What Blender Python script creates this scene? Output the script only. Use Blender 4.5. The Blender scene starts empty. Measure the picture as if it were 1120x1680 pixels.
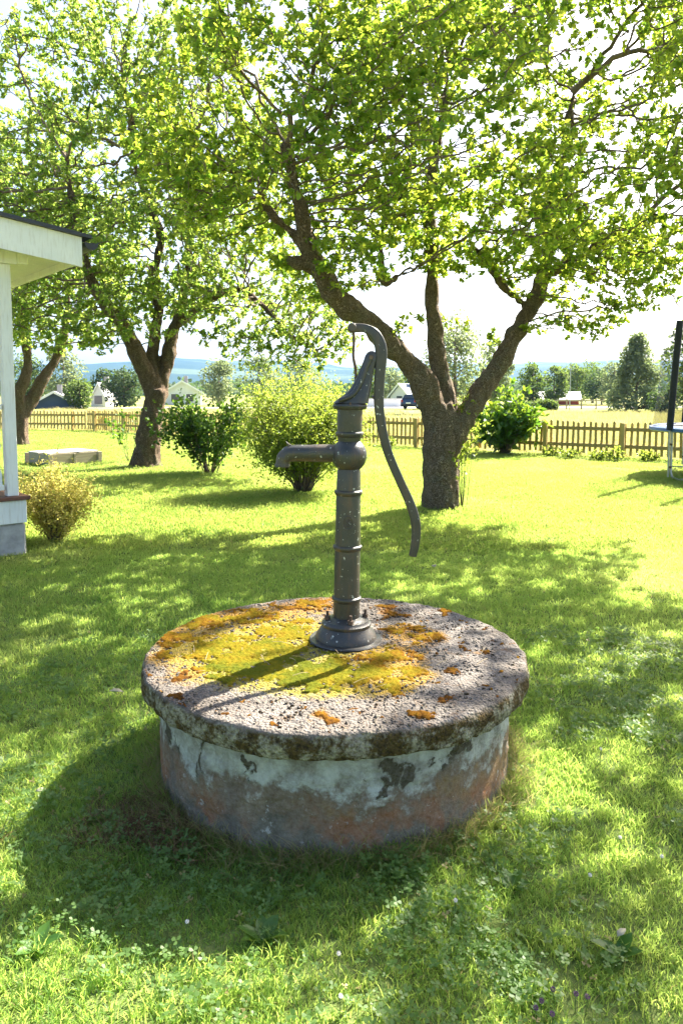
import bpy, bmesh, math, random
import numpy as np
from mathutils import Vector, Matrix, Quaternion, noise, kdtree

rng = np.random.default_rng(11)
random.seed(11)
R_ = math.radians
scene = bpy.context.scene
C = scene.collection

# ------------------------------------------------------------------ camera
EYE = 1.51
FPX, PITCH, CY = 1203.9, 0.0860885, 748.9          # focal length in photo pixels, tilt, principal row
cam_d = bpy.data.cameras.new('camera')
cam_d.sensor_width = 36.0
cam_d.lens = FPX / 1680 * 36
cam_d.shift_y = -(840 - CY) / 1680
cam_d.clip_start = 0.05
cam_d.clip_end = 30000
cam = bpy.data.objects.new('camera', cam_d)
C.objects.link(cam)
cam.location = (0, 0, EYE)
cam.rotation_euler = (math.pi / 2 - PITCH, 0, 0)
scene.camera = cam

# ------------------------------------------------------------------ sky, sun, exposure
SUN_EL, SUN_AZ = R_(42), R_(43)
w = bpy.data.worlds.new('World')
scene.world = w
w.use_nodes = True
wn = w.node_tree
sky = wn.nodes.new('ShaderNodeTexSky')
sky.sky_type = 'NISHITA'
sky.sun_disc = False
sky.sun_elevation = SUN_EL
sky.sun_rotation = SUN_AZ
sky.air_density = 1.0
sky.dust_density = 4.0
sky.ozone_density = 1.0
bg = wn.nodes['Background']
bg.inputs['Strength'].default_value = 0.068
wn.links.new(sky.outputs[0], bg.inputs[0])
sd = bpy.data.lights.new('sun', 'SUN')
sd.energy = 5.0
sd.angle = R_(0.53)
sd.color = (1.0, 0.93, 0.80)
sun = bpy.data.objects.new('sun', sd)
C.objects.link(sun)
S = Vector((math.sin(SUN_AZ) * math.cos(SUN_EL), math.cos(SUN_AZ) * math.cos(SUN_EL), math.sin(SUN_EL)))
sun.rotation_euler = (-S).to_track_quat('-Z', 'Y').to_euler()
sun.location = (20, 22, 30)
vs = scene.view_settings
vs.view_transform = 'Standard'
vs.look = 'None'
vs.gamma = 1.0
vs.exposure = 2.55
cy = scene.cycles
cy.max_bounces = 7
cy.diffuse_bounces = 4
cy.transmission_bounces = 5
cy.glossy_bounces = 2
cy.transparent_max_bounces = 10
cy.volume_bounces = 0
cy.use_denoising = True
cy.sample_clamp_indirect = 6.0
cy.caustics_reflective = False
cy.caustics_refractive = False

# ------------------------------------------------------------------ survey helpers
def at(px, py, Y):
    """world point at distance Y along the ground for a photo pixel"""
    u = (px - 560) / FPX
    v = (CY - py) / FPX
    c, s = math.cos(PITCH), math.sin(PITCH)
    d = Vector((u, c + s * v, -s + c * v))
    return d * (Y / d.y) + Vector((0, 0, EYE))
def on(px, py, z=0.0):
    """world point at height z for a photo pixel"""
    u = (px - 560) / FPX
    v = (CY - py) / FPX
    c, s = math.cos(PITCH), math.sin(PITCH)
    d = Vector((u, c + s * v, -s + c * v))
    return d * ((z - EYE) / d.z) + Vector((0, 0, EYE))

# ------------------------------------------------------------------ object helpers
def tag(o, label=None, cat=None, group=None, kind=None):
    if label: o['label'] = label
    if cat: o['category'] = cat
    if group: o['group'] = group
    if kind: o['kind'] = kind
    return o
def thing(name, label, cat, loc=(0, 0, 0), rotz=0.0, group=None):
    o = bpy.data.objects.new(name, None)
    o.empty_display_size = 0.2
    C.objects.link(o)
    o.location = loc
    o.rotation_euler = (0, 0, rotz)
    return tag(o, label, cat, group)
def link(name, me, m=None, parent=None):
    if m is not None and not me.materials:
        me.materials.append(m)
    o = bpy.data.objects.new(name, me)
    C.objects.link(o)
    if parent is not None:
        o.parent = parent
    return o
def np_mesh(name, v, f, attrs=None, smooth=False):
    """v (n,3) and f (m,k) arrays, every face with k corners"""
    me = bpy.data.meshes.new(name)
    v = np.ascontiguousarray(v, dtype=np.float32)
    f = np.ascontiguousarray(f, dtype=np.int32)
    me.vertices.add(len(v)); me.vertices.foreach_set('co', v.ravel())
    me.loops.add(f.size); me.loops.foreach_set('vertex_index', f.ravel())
    me.polygons.add(len(f)); me.polygons.foreach_set('loop_start', np.arange(0, f.size, f.shape[1], dtype=np.int32))
    me.update(calc_edges=True)
    if smooth:
        me.polygons.foreach_set('use_smooth', np.ones(len(f), dtype=bool))
    for k, a in (attrs or {}).items():
        at_ = me.attributes.new(k, 'FLOAT', 'POINT')
        at_.data.foreach_set('value', np.ascontiguousarray(a, dtype=np.float32))
    return me
def bm_mesh(name, bm, smooth=False, angle=None):
    me = bpy.data.meshes.new(name)
    bmesh.ops.recalc_face_normals(bm, faces=bm.faces)
    bm.to_mesh(me); bm.free()
    if smooth:
        me.polygons.foreach_set('use_smooth', np.ones(len(me.polygons), dtype=bool))
        if angle:
            me.set_sharp_from_angle(angle=R_(angle))
    return me
def box(bm, c, s, rot=None):
    """box with centre c and full size s"""
    M = Matrix.Translation(Vector(c))
    if rot is not None: M = M @ rot.to_4x4()
    M = M @ Matrix.Diagonal((s[0], s[1], s[2], 1))
    return bmesh.ops.create_cube(bm, size=1.0, matrix=M)['verts']
def box_mesh(name, c, s, rot=None, bevel=0.0):
    bm = bmesh.new()
    box(bm, c, s, rot)
    if bevel:
        bmesh.ops.bevel(bm, geom=bm.edges[:], offset=bevel, segments=1, affect='EDGES')
    return bm_mesh(name, bm)
def prism(bm, pts, axis, a0, a1):
    """extrude a 2-D outline; axis 'y': pts are (x,z); axis 'x': pts are (y,z); axis 'z': pts (x,y)"""
    def mk(p, a):
        return {'y': (p[0], a, p[1]), 'x': (a, p[0], p[1]), 'z': (p[0], p[1], a)}[axis]
    A = [bm.verts.new(mk(p, a0)) for p in pts]
    B = [bm.verts.new(mk(p, a1)) for p in pts]
    n = len(pts)
    bm.faces.new(A); bm.faces.new(B[::-1])
    for i in range(n):
        bm.faces.new((A[i], B[i], B[(i + 1) % n], A[(i + 1) % n]))
def lathe(prof, k=40, ax=(0, 0), name='lathe', angle=35):
    bm = bmesh.new()
    rings = []
    for r, z in prof:
        rings.append([bm.verts.new((ax[0] + r * math.cos(2 * math.pi * i / k), ax[1] + r * math.sin(2 * math.pi * i / k), z)) for i in range(k)])
    for a, b in zip(rings, rings[1:]):
        for i in range(k):
            bm.faces.new((a[i], a[(i + 1) % k], b[(i + 1) % k], b[i]))
    bm.faces.new(rings[0][::-1]); bm.faces.new(rings[-1])
    return bm_mesh(name, bm, True, angle)
def spline(pts, n=6):
    """Catmull-Rom through pts (any dimension)"""
    P = [np.array(p, float) for p in pts]
    P = [2 * P[0] - P[1]] + P + [2 * P[-1] - P[-2]]
    out = []
    for i in range(1, len(P) - 2):
        for j in range(n):
            t = j / n
            a, b, c, d = P[i - 1], P[i], P[i + 1], P[i + 2]
            out.append(0.5 * ((2 * b) + (-a + c) * t + (2 * a - 5 * b + 4 * c - d) * t * t + (-a + 3 * b - 3 * c + d) * t ** 3))
    out.append(P[-2])
    return out
def tube(bm, pts, rad, k=8, flat=None, ref=None, cap=True, sq=1.0):
    """sweep along pts; rad is a number or list; flat scales the second axis"""
    pts = [Vector(p) for p in pts]
    n = len(pts)
    rad = [rad] * n if isinstance(rad, (int, float)) else list(rad)
    d0 = (pts[1] - pts[0]).normalized()
    u = Vector(ref) if ref else (Vector((0, 0, 1)) if abs(d0.z) < 0.9 else Vector((0, 1, 0)))
    u = (u - d0 * u.dot(d0)).normalized()
    rings = []
    for i, p in enumerate(pts):
        d = (pts[min(i + 1, n - 1)] - pts[max(i - 1, 0)])
        d = d.normalized() if d.length > 1e-9 else d0
        u = (u - d * u.dot(d)).normalized()
        v = d.cross(u)
        fl = flat if flat else 1.0
        pw_ = lambda q: math.copysign(abs(q) ** sq, q)
        rings.append([bm.verts.new(p + (u * pw_(math.cos(2 * math.pi * (j + .5) / k)) + v * fl * pw_(math.sin(2 * math.pi * (j + .5) / k))) * rad[i]) for j in range(k)])
    for a, b in zip(rings, rings[1:]):
        for j in range(k):
            bm.faces.new((a[j], a[(j + 1) % k], b[(j + 1) % k], b[j]))
    if cap:
        bm.faces.new(rings[0][::-1]); bm.faces.new(rings[-1])
def tube_mesh(name, pts, rad, k=8, **kw):
    bm = bmesh.new(); tube(bm, pts, rad, k, **kw)
    return bm_mesh(name, bm, True, 40)

# ------------------------------------------------------------------ material helpers
class NT:
    def __init__(self, name):
        self.m = bpy.data.materials.new(name)
        self.m.use_nodes = True
        self.t = self.m.node_tree
        self.t.nodes.clear()
        self.out = self.t.nodes.new('ShaderNodeOutputMaterial')
    def n(self, ty, ins=None, **props):
        nd = self.t.nodes.new('ShaderNode' + ty)
        for k, v in props.items(): setattr(nd, k, v)
        for k, v in (ins or {}).items(): self.set(nd.inputs[k], v)
        return nd
    def set(self, sock, v):
        if isinstance(v, bpy.types.NodeSocket): self.t.links.new(v, sock)
        elif isinstance(v, bpy.types.Node): self.t.links.new(v.outputs[0], sock)
        else:
            if hasattr(sock.default_value, '__len__') and not isinstance(v, (int, float)) and len(sock.default_value) == 4 and len(v) == 3:
                v = (*v, 1)
            sock.default_value = v
    def noise(self, vec, scale, detail=4, rough=0.55, dist=0.0):
        nd = self.n('TexNoise', {'Vector': vec, 'Scale': scale, 'Detail': detail, 'Roughness': rough, 'Distortion': dist})
        return nd.outputs['Fac']
    def ramp(self, fac, stops, interp='LINEAR'):
        nd = self.n('ValToRGB', {'Fac': fac})
        cr = nd.color_ramp
        cr.interpolation = interp
        while len(cr.elements) < len(stops): cr.elements.new(0.5)
        for e, (p, c) in zip(cr.elements, stops):
            e.position = p
            e.color = (c, c, c, 1) if isinstance(c, (int, float)) else (*c, 1)
        return nd.outputs['Color']
    def mix(self, fac, a, b, mode='MIX'):
        nd = self.n('Mix', data_type='RGBA', blend_type=mode)
        self.set(nd.inputs[0], fac); self.set(nd.inputs[6], a); self.set(nd.inputs[7], b)
        return nd.outputs[2]
    def math(self, op, a, b=0.0, clamp=False):
        nd = self.n('Math', operation=op, use_clamp=clamp)
        self.set(nd.inputs[0], a); self.set(nd.inputs[1], b)
        return nd.outputs[0]
    def coord(self, which='Object'):
        return self.n('TexCoord').outputs[which]
    def pos(self):
        return self.n('NewGeometry').outputs['Position']
    def bump(self, h, strength=0.5, dist=0.01):
        return self.n('Bump', {'Height': h, 'Strength': strength, 'Distance': dist}).outputs[0]
    def pbr(self, color, rough=0.6, normal=None, spec=0.5, metal=0.0):
        p = self.n('BsdfPrincipled', {'Base Color': color, 'Roughness': rough, 'Specular IOR Level': spec, 'Metallic': metal})
        if normal is not None: self.set(p.inputs['Normal'], normal)
        return p.outputs[0]
    def done(self, shader):
        self.t.links.new(shader, self.out.inputs['Surface'])
        return self.m

def leaf_mat(name, ca, cb, ta, tb, trans=0.5, rough=0.5):
    """ca..cb: leaf surface colours, ta..tb: colour of light coming through, picked per leaf"""
    t = NT(name)
    v = t.n('Attribute', attribute_name='v').outputs['Fac']
    col = t.mix(v, ca, cb)
    tr = t.mix(v, ta, tb)
    d = t.pbr(col, rough, spec=0.35)
    x = t.n('BsdfTranslucent', {'Color': tr}).outputs[0]
    return t.done(t.n('MixShader', {0: trans, 1: d, 2: x}).outputs[0])
def plain(name, col, rough=0.6, var=0.15, scale=8.0, bump=0.2, spec=0.4, metal=0.0, coord='Object'):
    t = NT(name)
    c = t.coord(coord)
    n1 = t.noise(c, scale, 6)
    dark = tuple(x * (1 - var) for x in col); lite = tuple(min(1, x * (1 + var)) for x in col)
    return t.done(t.pbr(t.ramp(n1, [(0.3, dark), (0.7, lite)]), rough, t.bump(t.noise(c, scale * 6, 5), bump, 0.004) if bump else None, spec, metal))
def wood(name, ca, cb, axis=2, rough=0.75):
    t = NT(name)
    c = t.coord('Object')
    sc = [14.0, 14.0, 14.0]; sc[axis] = 0.9
    mp = t.n('Mapping', {'Vector': c, 'Scale': sc}).outputs[0]
    rnd = t.n('ObjectInfo').outputs['Random']
    off = t.n('VectorMath', {0: mp, 1: t.n('CombineXYZ', {0: t.math('MULTIPLY', rnd, 37.0), 1: rnd, 2: t.math('MULTIPLY', rnd, 11.0)}).outputs[0]}, operation='ADD').outputs[0]
    g = t.noise(off, 3.0, 6, 0.6, 0.6)
    col = t.mix(t.math('MULTIPLY', rnd, 0.35), t.ramp(g, [(0.3, ca), (0.7, cb)]), tuple(x * 0.6 for x in ca))
    return t.done(t.pbr(col, rough, t.bump(g, 0.4, 0.004), 0.3))

# ------------------------------------------------------------------ materials
def m_lawn():
    t = NT('lawn_soil')
    p = t.pos()
    a = t.noise(p, 0.7, 4)
    b = t.noise(p, 28.0, 5, 0.7)
    col = t.mix(a, (0.085, 0.155, 0.032), (0.15, 0.195, 0.055))
    col = t.mix(t.ramp(b, [(0.35, 0.0), (0.75, 1.0)]), t.mix(0.4, col, (0.12, 0.11, 0.05)), col)
    return t.done(t.pbr(col, 0.9, t.bump(b, 1.0, 0.02), 0.1))
def m_blade(name, ca, cb, ta, tb, dry, trans=0.5):
    t = NT(name)
    rnd = t.n('ObjectInfo').outputs['Random']
    v = t.n('Attribute', attribute_name='v').outputs['Fac']
    big = t.noise(t.pos(), 0.9, 3)
    k = t.math('MULTIPLY_ADD', rnd, 0.45); t.t.nodes[-1].inputs[2].default_value = 0.0
    f = t.math('ADD', t.math('MULTIPLY', rnd, 0.4), t.math('MULTIPLY', t.math('SUBTRACT', big, 0.2), 0.9), True)
    f = t.math('ADD', t.math('MULTIPLY', f, 0.7), t.math('MULTIPLY', v, 0.3), True)
    col = t.mix(f, ca, cb); tr = t.mix(f, ta, tb)
    worn = t.math('MULTIPLY', t.ramp(t.noise(t.pos(), 0.55, 5, 0.6), [(0.52, 0.0), (0.72, 1.0)]), 0.4)
    col = t.mix(worn, col, (0.24, 0.21, 0.085)); tr = t.mix(worn, tr, (0.55, 0.50, 0.22))
    isdry = t.ramp(v, [(dry, 0.0), (dry + 0.02, 1.0)])
    col = t.mix(isdry, col, (0.34, 0.27, 0.12)); tr = t.mix(isdry, tr, (0.42, 0.34, 0.14))
    d = t.pbr(col, 0.5, spec=0.35)
    x = t.n('BsdfTranslucent', {'Color': tr}).outputs[0]
    return t.done(t.n('MixShader', {0: trans, 1: d, 2: x}).outputs[0])
def m_bark(name, ca, cb, lich=(0.32, 0.33, 0.24)):
    t = NT(name)
    c = t.coord('Object')
    mp = t.n('Mapping', {'Vector': c, 'Scale': (1, 1, 0.35)}).outputs[0]
    vo = t.n('TexVoronoi', {'Vector': t.n('VectorMath', {0: mp, 1: t.n('TexNoise', {'Vector': c, 'Scale': 9.0, 'Detail': 4.0}).outputs['Color']}, operation='ADD').outputs[0], 'Scale': 15.0}, feature='DISTANCE_TO_EDGE').outputs['Distance']
    crack = t.ramp(vo, [(0.0, 0.0), (0.22, 1.0)])
    n1 = t.noise(mp, 16.0, 7, 0.65)
    n2 = t.noise(c, 5.0, 5, 0.6)
    h = t.math('ADD', t.math('MULTIPLY', crack, 0.6), n1)
    col = t.mix(t.ramp(n1, [(0.3, 0.0), (0.7, 1.0)]), ca, cb)
    col = t.mix(t.math('MULTIPLY', t.ramp(n2, [(0.5, 0.0), (0.68, 1.0)]), 0.6), col, lich)
    orange = t.noise(c, 11.0, 5)
    col = t.mix(t.math('MULTIPLY', t.ramp(orange, [(0.58, 0.0), (0.7, 1.0)]), 0.5), col, (0.30, 0.16, 0.05))
    col = t.mix(crack, tuple(x * 0.4 for x in ca), col)
    return t.done(t.pbr(col, 0.9, t.bump(h, 1.0, 0.07), 0.15))
M = {}
M['lawn'] = m_lawn()
M['blade'] = m_blade('grass_blade', (0.062, 0.148, 0.026), (0.15, 0.198, 0.045), (0.24, 0.44, 0.05), (0.61, 0.65, 0.15), 0.95, 0.55)
M['blade_near'] = m_blade('grass_blade_lit', (0.06, 0.165, 0.03), (0.14, 0.225, 0.05), (0.28, 0.52, 0.07), (0.70, 0.78, 0.19), 0.955, 0.58)  # same grass, colours brightened to paint in sunlight on the nearer lawn
M['clover'] = m_blade('clover_leaf', (0.08, 0.16, 0.04), (0.12, 0.19, 0.055), (0.22, 0.42, 0.06), (0.36, 0.52, 0.10), 0.99)
M['dry'] = m_blade('dry_grass', (0.24, 0.22, 0.09), (0.36, 0.28, 0.13), (0.35, 0.34, 0.12), (0.45, 0.38, 0.18), 0.6)
M['field_blade'] = m_blade('field_grass', (0.20, 0.22, 0.06), (0.40, 0.33, 0.16), (0.30, 0.36, 0.08), (0.50, 0.42, 0.20), 0.8)
M['bark'] = m_bark('apple_bark', (0.28, 0.20, 0.13), (0.54, 0.42, 0.31))
M['bark_dark'] = m_bark('old_apple_bark', (0.22, 0.15, 0.10), (0.47, 0.35, 0.25), (0.34, 0.33, 0.20))
M['twig'] = plain('twig_bark', (0.16, 0.125, 0.095), 0.9, 0.35, 6.0, 0.3, 0.1)
M['leaf'] = leaf_mat('apple_leaf', (0.055, 0.12, 0.02), (0.10, 0.16, 0.026), (0.22, 0.45, 0.03), (0.68, 0.74, 0.08), 0.55)
M['leaf_dark'] = leaf_mat('old_apple_leaf', (0.05, 0.11, 0.02), (0.095, 0.15, 0.03), (0.22, 0.43, 0.05), (0.60, 0.69, 0.12), 0.55)
M['leaf_rose'] = leaf_mat('rose_leaf', (0.03, 0.075, 0.018), (0.055, 0.11, 0.02), (0.10, 0.24, 0.02), (0.22, 0.36, 0.03), 0.4)
M['leaf_bush'] = leaf_mat('privet_leaf', (0.07, 0.13, 0.015), (0.13, 0.18, 0.02), (0.28, 0.42, 0.04), (0.50, 0.56, 0.09))
M['leaf_spirea'] = leaf_mat('golden_leaf', (0.24, 0.25, 0.045), (0.50, 0.40, 0.12), (0.48, 0.55, 0.08), (0.80, 0.66, 0.24), 0.5)
M['leaf_broad'] = leaf_mat('broad_leaf', (0.035, 0.10, 0.02), (0.06, 0.13, 0.022), (0.16, 0.38, 0.03), (0.40, 0.52, 0.04), 0.35, 0.35)

def m_concrete_slab():
    t = NT('slab_concrete')
    c = t.coord('Object')
    sep = t.n('SeparateXYZ', {0: c})
    nz = t.n('SeparateXYZ', {0: t.n('NewGeometry').outputs['Normal']}).outputs[2]
    n0 = t.noise(c, 5.0, 6, 0.6)
    n1 = t.noise(c, 60.0, 5, 0.7)
    n2 = t.noise(c, 16.0, 6, 0.65)
    vo = t.n('TexVoronoi', {'Vector': c, 'Scale': 95.0, 'Randomness': 1.0})
    peb = t.ramp(t.n('SeparateColor', {0: vo.outputs['Color']}).outputs[0], [(0.0, (0.11, 0.097, 0.085)), (0.45, (0.19, 0.17, 0.15)), (0.8, (0.26, 0.237, 0.213)), (1.0, (0.38, 0.35, 0.32))])
    col = t.mix(0.62, peb, t.ramp(n0, [(0.3, (0.14, 0.122, 0.108)), (0.7, (0.26, 0.234, 0.21))]))
    col = t.mix(t.math('MULTIPLY', t.ramp(n1, [(0.28, 1.0), (0.42, 0.0)]), 0.8), col, (0.10, 0.08, 0.07))
    rust = t.ramp(n2, [(0.58, 0.0), (0.70, 1.0)])
    col = t.mix(t.math('MULTIPLY', rust, 0.7), col, (0.20, 0.105, 0.04))
    grime = t.noise(c, 2.6, 6, 0.65, 0.3)
    col = t.mix(t.math('MULTIPLY', t.ramp(grime, [(0.40, 0.0), (0.62, 1.0)]), 0.7), col, (0.085, 0.072, 0.06))
    film = t.n('Attribute', attribute_name='moss').outputs['Fac']
    ft = t.n('Attribute', attribute_name='tint').outputs['Fac']
    fm = t.ramp(t.math('ADD', film, t.math('MULTIPLY', t.math('SUBTRACT', t.noise(c, 24.0, 8, 0.75), 0.5), 1.5)), [(0.28, 0.0), (0.62, 1.0)])
    fc = t.ramp(t.math('ADD', ft, t.math('MULTIPLY', t.math('SUBTRACT', n2, 0.5), 0.8)), [(0.0, (0.20, 0.085, 0.02)), (0.35, (0.27, 0.155, 0.022)), (0.65, (0.27, 0.21, 0.022)), (1.0, (0.16, 0.17, 0.022))])
    col = t.mix(t.math('MULTIPLY', fm, 0.85), col, fc)
    # weathered rim: grey-green with brown-black lichen crusts
    edge = t.ramp(nz, [(0.35, 1.0), (0.75, 0.0)])
    ecol = t.ramp(n1, [(0.3, (0.10, 0.085, 0.055)), (0.5, (0.27, 0.25, 0.185)), (0.72, (0.46, 0.44, 0.34))])
    lich = t.noise(c, 14.0, 8, 0.72)
    ecol = t.mix(t.ramp(lich, [(0.42, 0.0), (0.52, 1.0)]), ecol, t.ramp(n1, [(0.35, (0.03, 0.022, 0.012)), (0.7, (0.13, 0.09, 0.03))]))
    col = t.mix(edge, col, ecol)
    h = t.math('ADD', t.math('MULTIPLY', vo.outputs['Distance'], -0.8), t.math('ADD', n1, t.math('MULTIPLY', n2, 0.7)))
    return t.done(t.pbr(col, 0.95, t.bump(h, 1.0, 0.012), 0.15))
def m_ring():
    t = NT('well_ring_render')
    c = t.coord('Object')
    z = t.n('SeparateXYZ', {0: c}).outputs[2]
    n0 = t.noise(c, 3.2, 6, 0.6)
    n1 = t.noise(c, 11.0, 8, 0.68)
    n2 = t.noise(c, 70.0, 5, 0.7)
    zz = t.math('ADD', z, t.math('MULTIPLY', t.math('SUBTRACT', n1, 0.5), 0.42))
    zz = t.math('ADD', zz, t.math('MULTIPLY', t.math('SUBTRACT', n0, 0.5), 0.30))
    zz = t.math('MULTIPLY', zz, 2.6)
    base = t.ramp(n1, [(0.3, (0.10, 0.07, 0.042)), (0.5, (0.20, 0.143, 0.092)), (0.72, (0.32, 0.245, 0.168))])
    lime = t.ramp(n1, [(0.32, (0.17, 0.155, 0.115)), (0.46, (0.33, 0.335, 0.295)), (0.6, (0.55, 0.58, 0.54)), (0.8, (0.70, 0.72, 0.67))])
    col = t.mix(t.ramp(zz, [(0.50, 0.0), (0.64, 0.95)]), base, lime)
    col = t.mix(t.math('MULTIPLY', t.ramp(zz, [(0.10, 1.0), (0.2, 0.0)]), 0.75), col, t.ramp(n1, [(0.35, (0.125, 0.115, 0.08)), (0.7, (0.31, 0.30, 0.245))]))
    band = t.math('MULTIPLY', t.ramp(zz, [(0.12, 0.0), (0.22, 1.0)]), t.ramp(zz, [(0.36, 1.0), (0.5, 0.0)]))
    rusty = t.math('MULTIPLY', band, t.ramp(n0, [(0.45, 0.0), (0.56, 1.0)]))
    col = t.mix(t.math('MULTIPLY', rusty, 0.85), col, (0.30, 0.115, 0.035))
    ochre = t.noise(c, 2.2, 5, 0.6, 0.4)
    col = t.mix(t.math('MULTIPLY', t.math('MULTIPLY', band, t.ramp(ochre, [(0.5, 0.0), (0.62, 1.0)])), 0.6), col, (0.26, 0.19, 0.06))
    fl = t.noise(c, 26.0, 6, 0.7)
    col = t.mix(t.math('MULTIPLY', t.ramp(fl, [(0.62, 0.0), (0.66, 1.0)]), 0.7), col, (0.58, 0.58, 0.55))
    # damp moss spots below the lid
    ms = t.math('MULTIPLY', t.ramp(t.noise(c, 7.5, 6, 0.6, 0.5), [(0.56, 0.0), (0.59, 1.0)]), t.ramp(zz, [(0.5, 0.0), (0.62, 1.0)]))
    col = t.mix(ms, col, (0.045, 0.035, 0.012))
    streak = t.noise(t.n('Mapping', {'Vector': c, 'Scale': (3, 3, 0.25)}).outputs[0], 3.0, 5)
    col = t.mix(t.math('MULTIPLY', t.ramp(streak, [(0.55, 0.0), (0.7, 1.0)]), 0.5), col, (0.12, 0.10, 0.085))
    h = t.math('ADD', n2, t.math('ADD', t.math('MULTIPLY', n1, 1.2), t.math('MULTIPLY', ms, 0.5)))
    return t.done(t.pbr(t.mix(0.28, col, t.ramp(n2, [(0.3, (0.03, 0.026, 0.02)), (0.7, (0.36, 0.34, 0.31))])), 0.95, t.bump(h, 1.0, 0.009), 0.15))
M['slab'] = m_concrete_slab()
M['ring'] = m_ring()
def m_moss():
    t = NT('moss')
    v = t.n('Attribute', attribute_name='v').outputs['Fac']
    n = t.noise(t.coord('Object'), 300.0, 3, 0.7)
    col = t.ramp(v, [(0.0, (0.15, 0.06, 0.014)), (0.25, (0.27, 0.125, 0.012)), (0.5, (0.30, 0.20, 0.014)), (0.75, (0.25, 0.215, 0.014)), (1.0, (0.14, 0.165, 0.014))])
    col = t.mix(t.ramp(n, [(0.3, 0.6), (0.6, 0.0)]), col, (0.06, 0.045, 0.008))
    d = t.pbr(col, 0.95, t.bump(n, 1.0, 0.006), 0.05)
    x = t.n('BsdfTranslucent', {'Color': col}).outputs[0]
    return t.done(t.n('MixShader', {0: 0.25, 1: d, 2: x}).outputs[0])
M['moss'] = m_moss()
def m_iron():
    t = NT('painted_cast_iron')
    c = t.coord('Object')
    n1 = t.noise(c, 9.0, 6, 0.6)
    n2 = t.noise(c, 120.0, 4, 0.7)
    n3 = t.noise(c, 55.0, 3, 0.6)
    col = t.ramp(n1, [(0.3, (0.020, 0.022, 0.022)), (0.52, (0.038, 0.039, 0.036)), (0.7, (0.075, 0.056, 0.038))])
    col = t.mix(t.ramp(n3, [(0.655, 0.0), (0.69, 1.0)]), col, (0.42, 0.44, 0.40))
    col = t.mix(t.math('MULTIPLY', t.ramp(n2, [(0.62, 0.0), (0.72, 1.0)]), 0.5), col, (0.16, 0.12, 0.09))
    run = t.noise(t.n('Mapping', {'Vector': c, 'Scale': (1, 1, 0.07)}).outputs[0], 34.0, 5, 0.6)
    col = t.mix(t.math('MULTIPLY', t.ramp(run, [(0.54, 0.0), (0.68, 1.0)]), 0.55), col, (0.105, 0.062, 0.034))
    rough = t.ramp(n1, [(0.3, 0.28), (0.7, 0.48)])
    return t.done(t.pbr(col, rough, t.bump(t.math('ADD', n2, n1), 0.55, 0.0025), 0.5))
M['iron'] = m_iron()
M['rust'] = plain('rusty_steel', (0.11, 0.075, 0.055), 0.7, 0.4, 40.0, 0.5, 0.4, 0.3)
def m_paint():
    t = NT('white_house_paint')
    c = t.coord('Object')
    n = t.noise(c, 3.0, 6)
    g = t.noise(t.n('Mapping', {'Vector': c, 'Scale': (8, 8, 0.8)}).outputs[0], 8.0, 5)
    col = t.mix(t.math('MULTIPLY', t.ramp(g, [(0.5, 0.0), (0.75, 1.0)]), 0.5), t.ramp(n, [(0.3, (0.66, 0.68, 0.66)), (0.7, (0.80, 0.80, 0.76))]), (0.48, 0.44, 0.36))
    return t.done(t.pbr(col, 0.55, t.bump(g, 0.25, 0.002), 0.4))
M['paint'] = m_paint()
M['roof_felt'] = plain('black_roof_metal', (0.018, 0.021, 0.028), 0.45, 0.3, 12.0, 0.2, 0.5)
M['footing'] = plain('rendered_footing', (0.36, 0.35, 0.33), 0.95, 0.25, 9.0, 0.8, 0.2)
M['deck'] = plain('brown_deck_board', (0.13, 0.055, 0.035), 0.6, 0.3, 14.0, 0.3)
M['fence'] = wood('fence_wood', (0.40, 0.29, 0.09), (0.54, 0.41, 0.15), 2)
M['fence_rail'] = wood('fence_rail_wood', (0.36, 0.25, 0.08), (0.48, 0.35, 0.13), 0)
M['plank'] = wood('grey_plank', (0.30, 0.25, 0.17), (0.46, 0.40, 0.29), 0)
M['lid'] = wood('silvered_lid_plank', (0.42, 0.41, 0.38), (0.56, 0.55, 0.52), 0)
M['galv'] = plain('galvanised_tube', (0.42, 0.43, 0.42), 0.4, 0.15, 20.0, 0.1, 0.5, 0.7)
M['foam'] = plain('black_pole_foam', (0.022, 0.024, 0.028), 0.75, 0.2, 20.0, 0.2, 0.3)
M['pad'] = plain('blue_pad_vinyl', (0.03, 0.10, 0.26), 0.4, 0.2, 9.0, 0.2, 0.5)
def m_net():
    t = NT('safety_net')
    d = t.pbr((0.03, 0.03, 0.035), 0.8, spec=0.2)
    x = t.n('BsdfTransparent').outputs[0]
    return t.done(t.n('MixShader', {0: 0.30, 1: x, 2: d}).outputs[0])
M['net'] = m_net()

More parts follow.
